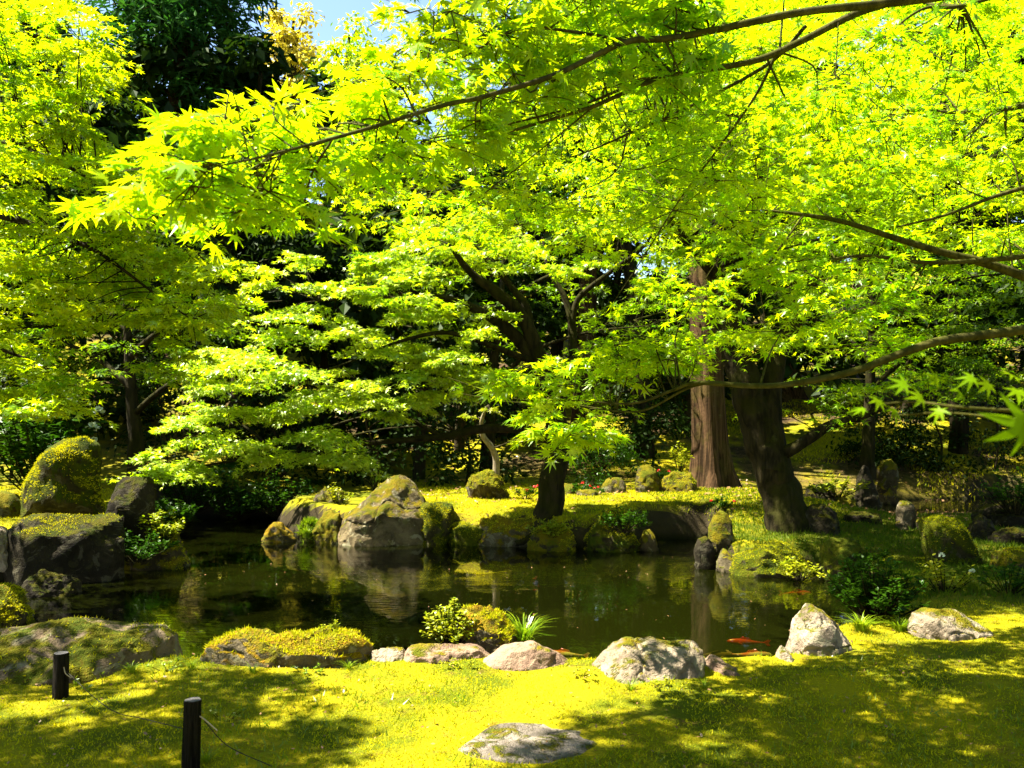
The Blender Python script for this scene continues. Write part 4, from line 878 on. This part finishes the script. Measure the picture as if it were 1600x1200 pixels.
field('moss_lawn', 'short yellow green moss covering the near lawn', 270000, (-5.0, 5.2), (3.4, 7.2), .018, 'moss_blade', True,
      lambda x, y: offpave(x, y) & (fbm(np.stack([x*2.6, y*2.6, x*0], -1), 4, 41) < .42+.5*RNG.random(len(x))), lean=1.1, width=.19)
field('lawn_grass', 'taller green grass blades scattered through the near lawn', 26000, (-5.2, 5.4), (3.3, 7.2), .04, 'grass_blade', True,
      lambda x, y: offpave(x, y) & (fbm(np.stack([x*1.3, y*1.3, x*0], -1), 3, 77) > .12), 'grass', .6, .07)
field('island_moss', 'sunlit moss carpet on the island', 62000, (-2.6, 5.5), (13.0, 18.5), .035, 'moss_blade', False)
field('bank_moss', 'mossy grass on the shaded right bank', 50000, (2.5, 9.5), (7.4, 17), .045, 'bank_shade_blade', False)
field('bank_grass', 'thin grass on the shaded right bank', 16000, (2.8, 9), (7.0, 14.5), .075, 'bank_shade_blade', False, None, 'grass', .4, .05)
field('left_bank_moss', 'moss on the left bank between the boulders', 26000, (-9, -4.6), (8.5, 15), .035, 'moss_blade', False)
field('hill_moss', 'mossy clearing on the slope beyond the stream', 24000, (4.5, 16), (20.5, 30), .08, 'moss_blade', False, lambda x, y: fbm(np.stack([x*.35, y*.35, x*0], -1), 3, 5) > -.1)

def clump(name, label, p, n, h, spread, mat, width=.05, cat='grass', group=None, seed=1):
    """arching blades of grass from one root"""
    rng = np.random.default_rng(seed); V, Fc = [], []
    for k in range(n):
        th = rng.uniform(0, 6.283); dv = np.array([math.cos(th), math.sin(th), 0]); sd = np.array([-dv[1], dv[0], 0]); hh = h*rng.uniform(.5, 1.1); out = spread*rng.uniform(.2, 1)
        b = np.array(p)+dv*rng.uniform(0, spread*.25); w = h*width*rng.uniform(.6, 1.1)
        ts = [0, .4, .75, 1]; base = len(V)
        for t, ww in zip(ts, (1, .9, .6, .05)):
            c = b+dv*out*t*t+np.array([0, 0, hh*(t-.35*t*t*t)]); V += [c-sd*w*ww/2, c+sd*w*ww/2]
        for q in range(3): Fc.append((base+2*q, base+2*q+1, base+2*q+3, base+2*q+2))
    me = mesh_np(name, np.array(V)-np.array(p), [np.array(Fc)]); o = link(name, me, M[mat]); o.location = p
    return tag(o, label, cat, group)
def shrublet(name, label, p, w, h, n, size, mat, seed, cat='shrub', group=None, tmpl=LEAF_OVAL, flower=None, nf=0, fsize=.03, stem='bark_maple', ns=None):
    rng = np.random.default_rng(seed); p = np.array(p, float); e = empty(name, tuple(p), label, cat, group)
    ns = ns or max(6, n//22); tw, pos, N, D, S, tips = [], [], [], [], [], []
    for k in range(ns):
        th = rng.uniform(0, 6.283); rad = w*math.sqrt(rng.random()); hh = h*rng.uniform(.45, 1.05)*(1-.35*(rad/w)**2)
        tip = p+np.array([rad*math.cos(th), rad*math.sin(th), hh]); Q = spline([p+np.array([rad*.2*math.cos(th), rad*.2*math.sin(th), -.02]), (p+tip)/2+np.array([rad*.15*math.cos(th), rad*.15*math.sin(th), 0]), tip], 6)
        tw.append((Q, np.linspace(.006, .002, 6)*(h/.3)**.5)); tips.append(tip)
        m = max(3, n//ns); u = .35+.68*rng.random(m)**.7; q = np.stack([np.interp(u, np.linspace(0, 1, 6), Q[:, j]) for j in range(3)], -1)
        a = rng.uniform(0, 6.283, m); dd = np.stack([np.cos(a), np.sin(a), .35+rng.normal(size=m)*.3], -1)
        pos.append(q+rng.normal(size=(m, 3))*size*.25); N.append(np.stack([-np.cos(a)*.4, -np.sin(a)*.4, np.ones(m)], -1)+rng.normal(size=(m, 3))*.3); D.append(dd); S.append(size*rng.uniform(.6, 1.2, m))
    V, Fc = tube_arrays(tw, 4); link('stem', mesh_np('stem', V, Fc, True), M[stem], e)
    pos, N, D, S = [np.concatenate(q) for q in (pos, N, D, S)]
    link('foliage', leaf_mesh('foliage', pos, N, D, S, tmpl, .15), M[mat], e)['kind'] = 'stuff'
    if flower:
        for k in range(nf):
            c = tips[k % len(tips)]+rng.normal(size=3)*size*.3+np.array([0, 0, .01]); m = 16
            a = rng.uniform(0, 6.283, m); el = rng.uniform(-.2, 1.5, m); dd = np.stack([np.cos(a)*np.cos(el), np.sin(a)*np.cos(el), np.sin(el)], -1)
            me = leaf_mesh('flower', dd*fsize*.35+c, np.cross(dd, rng.normal(size=(m, 3))), dd, np.full(m, fsize), LEAF_OVAL*np.array([1, 1.7]), .3)
            link('flower', me, M[flower], e)
    return e
def gp(px, py, z=None, d=None):
    if d is not None:
        q = U(px, py, d); return (q.x, q.y, gz(q.x, q.y)) if z is None else (q.x, q.y, z)
    zz = 0.0
    for _ in range(6): q = G(px, py, zz); zz = gz(q.x, q.y)
    return tuple(G(px, py, zz))
P_ = 'shrubs among the stones'
shrublet('azalea_shrub', 'yellow green azalea leaning on the moss capped stone at the water', tuple(U(705,1010,6.0)), .2, .30, 1100, .034, 'leaf_shrub', 1, group=P_)
shrublet('azalea_shrub', 'taller azalea shoot left of the moss capped stone', tuple(U(708,985,6.05)), .05, .27, 130, .034, 'leaf_shrub', 2, group=P_)
shrublet('azalea_shrub', 'small yellow shoot on the orange capped stone', tuple(U(518,990,5.75)), .07, .09, 90, .026, 'leaf_shrub', 3, group=P_)
clump('grass_tuft', 'arching bright grass tuft right of the moss capped stone', tuple(U(818,1008,6.2)), 130, .30, .26, 'grass_blade', .03, seed=4)
shrublet('azalea_shrub', 'lit green shrub at the tip of the left bank', tuple(U(255,845,11.3)), .32, .42, 700, .06, 'leaf_shrub', 5, group=P_)
shrublet('azalea_shrub', 'shaded low shrub under the dark flat topped stone', tuple(U(215,875,11.0)), .5, .36, 900, .06, 'leaf_fern', 6, group=P_)
shrublet('azalea_shrub', 'tiny lit shrub behind the grey lichen stone', tuple(U(530,790,14.6)), .25, .5, 260, .06, 'leaf_shrub', 7, group=P_)
clump('grass_tuft', 'green grass tuft at the waterline left of the big slanted boulder', tuple(U(478,840,13.75)), 90, .3, .22, 'grass_blade', .05, seed=8)
shrublet('fern_shrub', 'deep green ferny bush at the right shore', gp(1370,965), .38, .5, 2200, .05, 'leaf_fern', 9, group=P_)
shrublet('fern_shrub', 'ferny bush left of the deep green one at the waterline', gp(1340,940), .3, .36, 1000, .05, 'leaf_fern', 10, group=P_)
clump('grass_tuft', 'bright grass between the pointed stone and the broad sloping stone', gp(1345,985), 120, .17, .2, 'grass_blade', .05, seed=11)
clump('grass_tuft', 'grass at the left foot of the broad sloping stone', gp(1405,985), 110, .15, .2, 'grass_blade', .05, seed=12)
shrublet('azalea_shrub', 'small leafy shrub with a white bloom on the right bank', gp(1475,925), .28, .3, 600, .045, 'leaf_shrub', 13, group=P_, flower='petal_white', nf=2, fsize=.022)
shrublet('azalea_shrub', 'low shrub near the right edge of the bank', gp(1575,925), .3, .28, 500, .045, 'leaf_fern', 14, group=P_)
shrublet('azalea_shrub', 'plants on the shaded squared stone', tuple(U(1350,890,10.4)), .4, .35, 700, .05, 'leaf_fern', 15, group=P_)
shrublet('azalea_shrub', 'small plants below the broad moss mound', tuple(U(1250,905,10.4)), .35, .28, 500, .05, 'leaf_shrub', 16, group=P_)
shrublet('azalea_shrub', 'plants over the small stone at the island trunk', tuple(U(862,838,13.0)), .35, .28, 500, .06, 'leaf_shrub', 17, group=P_)
shrublet('azalea_shrub', 'green plants on the peaked mossy boulder', tuple(U(975,830,12.7)), .4, .4, 700, .06, 'leaf_fern', 18, group=P_)
shrublet('azalea_shrub', 'shrub at the right rim of the stream', tuple(U(1585,800,13.2)), .5, .7, 800, .07, 'leaf_fern', 19, group=P_)
shrublet('azalea_shrub', 'lit plants on the bank of the far stream', tuple(U(1310,775,18.0)), .7, .4, 700, .08, 'leaf_shrub', 20, group=P_)
shrublet('azalea_shrub', 'small pale leaved shrub at the cedar foot', tuple(U(1062,735,17.2)), .3, .6, 260, .07, 'leaf_shrub', 21, group=P_)
R_ = 'red azaleas on the island'
for k, (a, b, d, w, nf, nm) in enumerate([(822,772,14.6,.3,7,'just left of the island trunk'),(905,765,16.0,.3,5,'right of the island trunk'),(925,768,15.8,.25,4,'beside the flat pale stone'),(1045,742,17.0,.3,4,'at the cedar foot'),(1128,790,14.2,.2,3,'on the front edge of the island'),(940,725,18.0,.8,9,'in the dark bushes behind the island')]):
    shrublet('red_azalea', 'low azalea with red flowers '+nm, tuple(U(a, b+6, d)), w, .2 if k < 5 else .8, 420, .05, 'leaf_fern', 30+k, 'shrub', R_, flower='petal_red', nf=max(2, nf-2), fsize=.026)
shrublet('rhododendron_bush', 'dark bush with white flower heads behind the tall mossy boulder', (U(70,760,13.6).x, 13.6, gz(U(70,760,13.6).x, 13.6)), 1.0, 2.1, 2600, .14, 'leaf_fern', 40, 'bush', None, flower='petal_white', nf=16, fsize=.085, ns=40)
# weeds along the flat boulder and near stones
W_ = 'weeds at the foot of the near stones'
weeds = [(150,1050,'below the middle of the flat slab boulder'),(205,1050,'below the right half of the flat slab boulder'),(262,1045,'at the right foot of the flat slab boulder'),(45,1065,'left of the far post'),(120,1075,'right of the far post'),
         (300,1045,'in the gap between slab and orange capped stone'),(480,1050,'under the orange capped stone'),(545,1045,'at the right end of the orange capped stone'),(725,1045,'in front of the flat reddish stone'),(985,1078,'at the left foot of the largest pale boulder'),(1045,1080,'under the dark side of the largest pale boulder'),
         (1100,1075,'by the low brown stone'),(905,1055,'between brown stone and largest boulder'),(395,1052,'under the left end of the orange capped stone'),(350,1125,'beside the near post'),(320,1190,'at the foot of the near post')]
for k, (a, b, nm) in enumerate(weeds):
    if k % 2: clump('weed', 'grassy weeds '+nm, gp(a, b), 45, .08, .10, 'grass_blade', .06, 'weed', W_, 60+k)
    else: shrublet('weed', 'leafy weeds '+nm, gp(a, b), .15, .06, 110, .02, 'leaf_shrub' if k > 6 else 'grass_blade', 60+k, 'weed', W_)
# the slim pale stem growing on the stump shaped stone
for k, (a, b, d, w, h, nm) in enumerate([(300,800,16.6,.8,1.0,'over the left end of the pond inlet'),(370,812,16.8,.8,.9,'over the middle of the pond inlet'),(440,806,16.4,.7,.9,'over the right end of the pond inlet'),(265,830,14.6,.5,.6,'in the shade right of the flat topped dark stone')]):
    q = U(a, b, d); shrublet('fern_shrub', 'dark overhanging fern '+nm, tuple(q), w, h, 1300, .09, 'leaf_fern', 90+k, group=P_)
S_ = Tree('slim_tree', 'slim tree with pale crooked stem on the stump shaped stone', tuple(U(776,740,15.4)), 'bark_pale')
S_.limb('trunk', [(776,745,15.4,.07),(775,720,15.4,.06),(768,700,15.35,.055),(755,680,15.3,.05),(752,660,15.25,.04),(760,635,15.2,.02)], 8, .1)
for a, b in ((750,690),(765,640),(800,688),(735,650)): S_.plate(U(a, b, 15.2), .3, 60, .08)
S_.finish('leaf_shrub', LEAF_LO)

# ------------------------------------------------------------------ fence posts and rope
def post(label, px, py_top, py_base, w, tilt):
    b = Vector(gp(px, py_base)); d = b.y; h = (py_base-py_top)*d/F; r = w*d/F/2
    e = empty('fence_post', b, label, 'post', 'low wooden posts on the lawn')
    n = 28; zs = [-.12, 0, h*.3, h*.65, h-.008, h]; V = []; rng = np.random.default_rng(px)
    for q, z in enumerate(zs):
        for k in range(n):
            a = k*2*math.pi/n; rr = r*(1+.05*math.sin(3*a+px)+.02*rng.normal()-.09*(k in (3, 11, 19)))*(1.06-.06*z/h)*(.94 if q == 5 else 1)
            V.append((rr*math.cos(a)+tilt*z, rr*math.sin(a), z))
    Fc = np.array([(q*n+k, q*n+(k+1) % n, (q+1)*n+(k+1) % n, (q+1)*n+k) for q in range(5) for k in range(n)])
    o = link('shaft', mesh_np('shaft', V, [Fc], True), M['post'], e); o.location = (0, 0, 0)
    top = [V[5*n+k] for k in range(n)]+[(tilt*h, 0, h+.003)]
    o = link('top', mesh_np('top', top, [np.array([(k, (k+1) % n, n) for k in range(n)])]), M['post_top'], e); o.location = (0, 0, 0)
    return b, h, r
b1, h1, r1 = post('short black post farther back beside the flat slab boulder', 94, 1020, 1090, 22, .02)
b2, h2, r2 = post('short black post nearest the camera at the bottom left', 298, 1093, 1212, 26, .03)
def rope(name, label, pts, r, mat, parent=None, n=40):
    V, Fc = tube_arrays([(spline(pts, n), np.full(n, r))], 6); o = link(name, mesh_np(name, V, Fc, True), M[mat])
    if label: tag(o, label, 'rope')
    return o
A1 = b1+Vector((r1, -.01, h1*.6)); A2 = b2+Vector((-r2, 0, h2*.62)); A3 = b2+Vector((r2+.005, 0, h2*.8)); END = Vector(gp(425, 1215))+Vector((0, 0, .05))
mid = (A1+A2)/2
rope('rope', 'thin dark rope sagging between the two black posts', [A1, A1*.7+A2*.3+Vector((0, 0, -.07)), mid+Vector((0, 0, -.085)), A1*.3+A2*.7+Vector((0, 0, -.05)), A2], .0024, 'rope')
rope('rope', 'thin rope running from the near post to the lower right', [A3+Vector((.02, 0, -.03)), A3*.6+END*.4+Vector((0, 0, -.05)), END], .0024, 'rope')
rope('cord_end', 'pale cord end sticking out of the near black post', [A3+Vector((-.01, -.01, .005)), A3+Vector((.03, -.015, -.02)), A3+Vector((.085, -.02, -.065))], .0032, 'string', n=10)
rope('cord_end', 'pale cord end curling out of the farther black post', [A1+Vector((-.004, -.02, .03)), A1+Vector((.012, -.03, -.005)), A1+Vector((.045, -.03, -.03))], .003, 'string', n=10)

# ------------------------------------------------------------------ koi
def koi(label, px, py, ln, heading, mat, bend, deep=.045):
    p = G(px, py, WZ-deep); e = empty('koi', p, label, 'fish', 'koi near the surface')
    n, m = 22, 12; t = np.linspace(0, 1, n); prof = np.interp(t, [0, .06, .2, .38, .6, .8, .92, 1], [.012, .055, .088, .095, .075, .04, .022, .018])*ln
    V = []
    for a, r in zip(t, prof):
        yb = bend*ln*math.sin(a*3.6-.6)
        for k in range(m):
            th = k*2*math.pi/m; V.append(((.5-a)*ln, yb+r*.8*math.cos(th), r*1.0*math.sin(th)))
    Fc = np.array([(i*m+k, i*m+(k+1) % m, (i+1)*m+(k+1) % m, (i+1)*m+k) for i in range(n-1) for k in range(m)])
    rot = Matrix.Rotation(heading, 3, 'Z')
    W = np.array([rot @ Vector(v) for v in V]); o = link('body', mesh_np('body', W, [Fc, np.array([list(range(m-1, -1, -1))])], True), M[mat], e); o.location = (0, 0, 0)
    yt = bend*ln*math.sin(3.0)
    def fin(nm, pts):
        P = [rot @ Vector(q) for q in pts]; th = rot @ Vector((0, .003, 0)); k = len(P)
        Vv = [q+th for q in P]+[q-th for q in P]
        me = bpy.data.meshes.new(nm); me.from_pydata(Vv, [], [list(range(k)), list(range(2*k-1, k-1, -1))]+[(i, i+k, (i+1) % k+k, (i+1) % k) for i in range(k)]); me.update()
        o = link(nm, me, M[mat], e); o.location = (0, 0, 0)
    fin('tail_fin', [(-.49*ln, yt, .015*ln), (-.6*ln, yt+.03*ln, .09*ln), (-.66*ln, yt+.05*ln, .08*ln), (-.6*ln, yt+.03*ln, 0), (-.66*ln, yt+.05*ln, -.07*ln), (-.58*ln, yt+.02*ln, -.08*ln), (-.49*ln, yt, -.015*ln)])
    fin('back_fin', [(.16*ln, 0, .085*ln), (.08*ln, 0, .14*ln), (-.1*ln, 0, .11*ln), (-.15*ln, 0, .07*ln)])
    for sg in (-1, 1): fin('side_fin', [(.25*ln, sg*.06*ln, 0), (.22*ln, sg*.09*ln, .0), (.1*ln, sg*.19*ln, -.02*ln), (.14*ln, sg*.06*ln, -.01*ln)])
koi('orange koi half hidden behind the rounded brown stone', 882, 1022, .34, 2.9, 'koi_pale', .04)
koi('red koi farther out beyond the low brown stone', 1165, 1003, .33, 3.0, 'koi_red', .05)
koi('bright red and white koi near the low brown stone', 1176, 1023, .34, -.12, 'koi_pale', -.05)
koi('dull brown koi nose to nose with the bright red one', 1118, 1024, .30, .05, 'koi_brown', .04)
koi('distant red koi in the shade below the moss mound', 1246, 927, .34, .1, 'koi_red', .03, .07)

# ------------------------------------------------------------------ fallen leaves
def litter(name, label, n, gen, size, mat='litter'):
    P = gen(n); m = len(P); N = np.array([0, 0, 1.])+RNG.normal(size=(m, 3))*.35; a = RNG.uniform(0, 6.283, m); D = np.stack([np.cos(a), np.sin(a), a*0], -1)
    o = link(name, leaf_mesh(name, P, N, D, size*RNG.uniform(.5, 1.2, m), LEAF_OVAL, -.15), M[mat]); tag(o, label, 'leaves', kind='stuff')
def gl(n):
    y = RNG.uniform(3.5, 7, n); x = RNG.uniform(-.65, .65, n)*y; k = on_pond(x, y) > .1; x, y = x[k], y[k]; return np.stack([x, y, ground_z(x, y)+.02], -1)
def gi(n):
    x = RNG.uniform(-2, 12, n); y = RNG.uniform(13.2, 26, n); k = (on_pond(x, y) > .1) & (sdf(STREAM, x, y) > .1); x, y = x[k], y[k]; return np.stack([x, y, ground_z(x, y)+.035], -1)
def gs(n):
    x = RNG.uniform(6.5, 14, n); y = RNG.uniform(17.4, 21.4, n); k = (sdf(STREAM, x, y) < -.1) & (fbm(np.stack([x*.6, y*1.6, x*0], -1), 3, 8) > .05); x, y = x[k], y[k]; return np.stack([x, y, np.full(len(x), WZ+.028)], -1)
def gw(n):
    x = RNG.uniform(-4, 4, n); y = RNG.uniform(6.8, 13, n); k = on_pond(x, y) < -.2; x, y = x[k], y[k]; return np.stack([x, y, np.full(len(x), WZ+.006)], -1)
litter('fallen_leaves', 'tiny brown fallen leaves and petals on the near lawn', 900, gl, .022)
litter('fallen_leaves', 'brown leaf litter on the island and the slope behind', 5000, gi, .06)
litter('floating_leaves', 'reddish leaves floating on the far stream', 4200, gs, .07)
litter('floating_leaves', 'specks of fallen petals floating on the pond', 170, gw, .022)
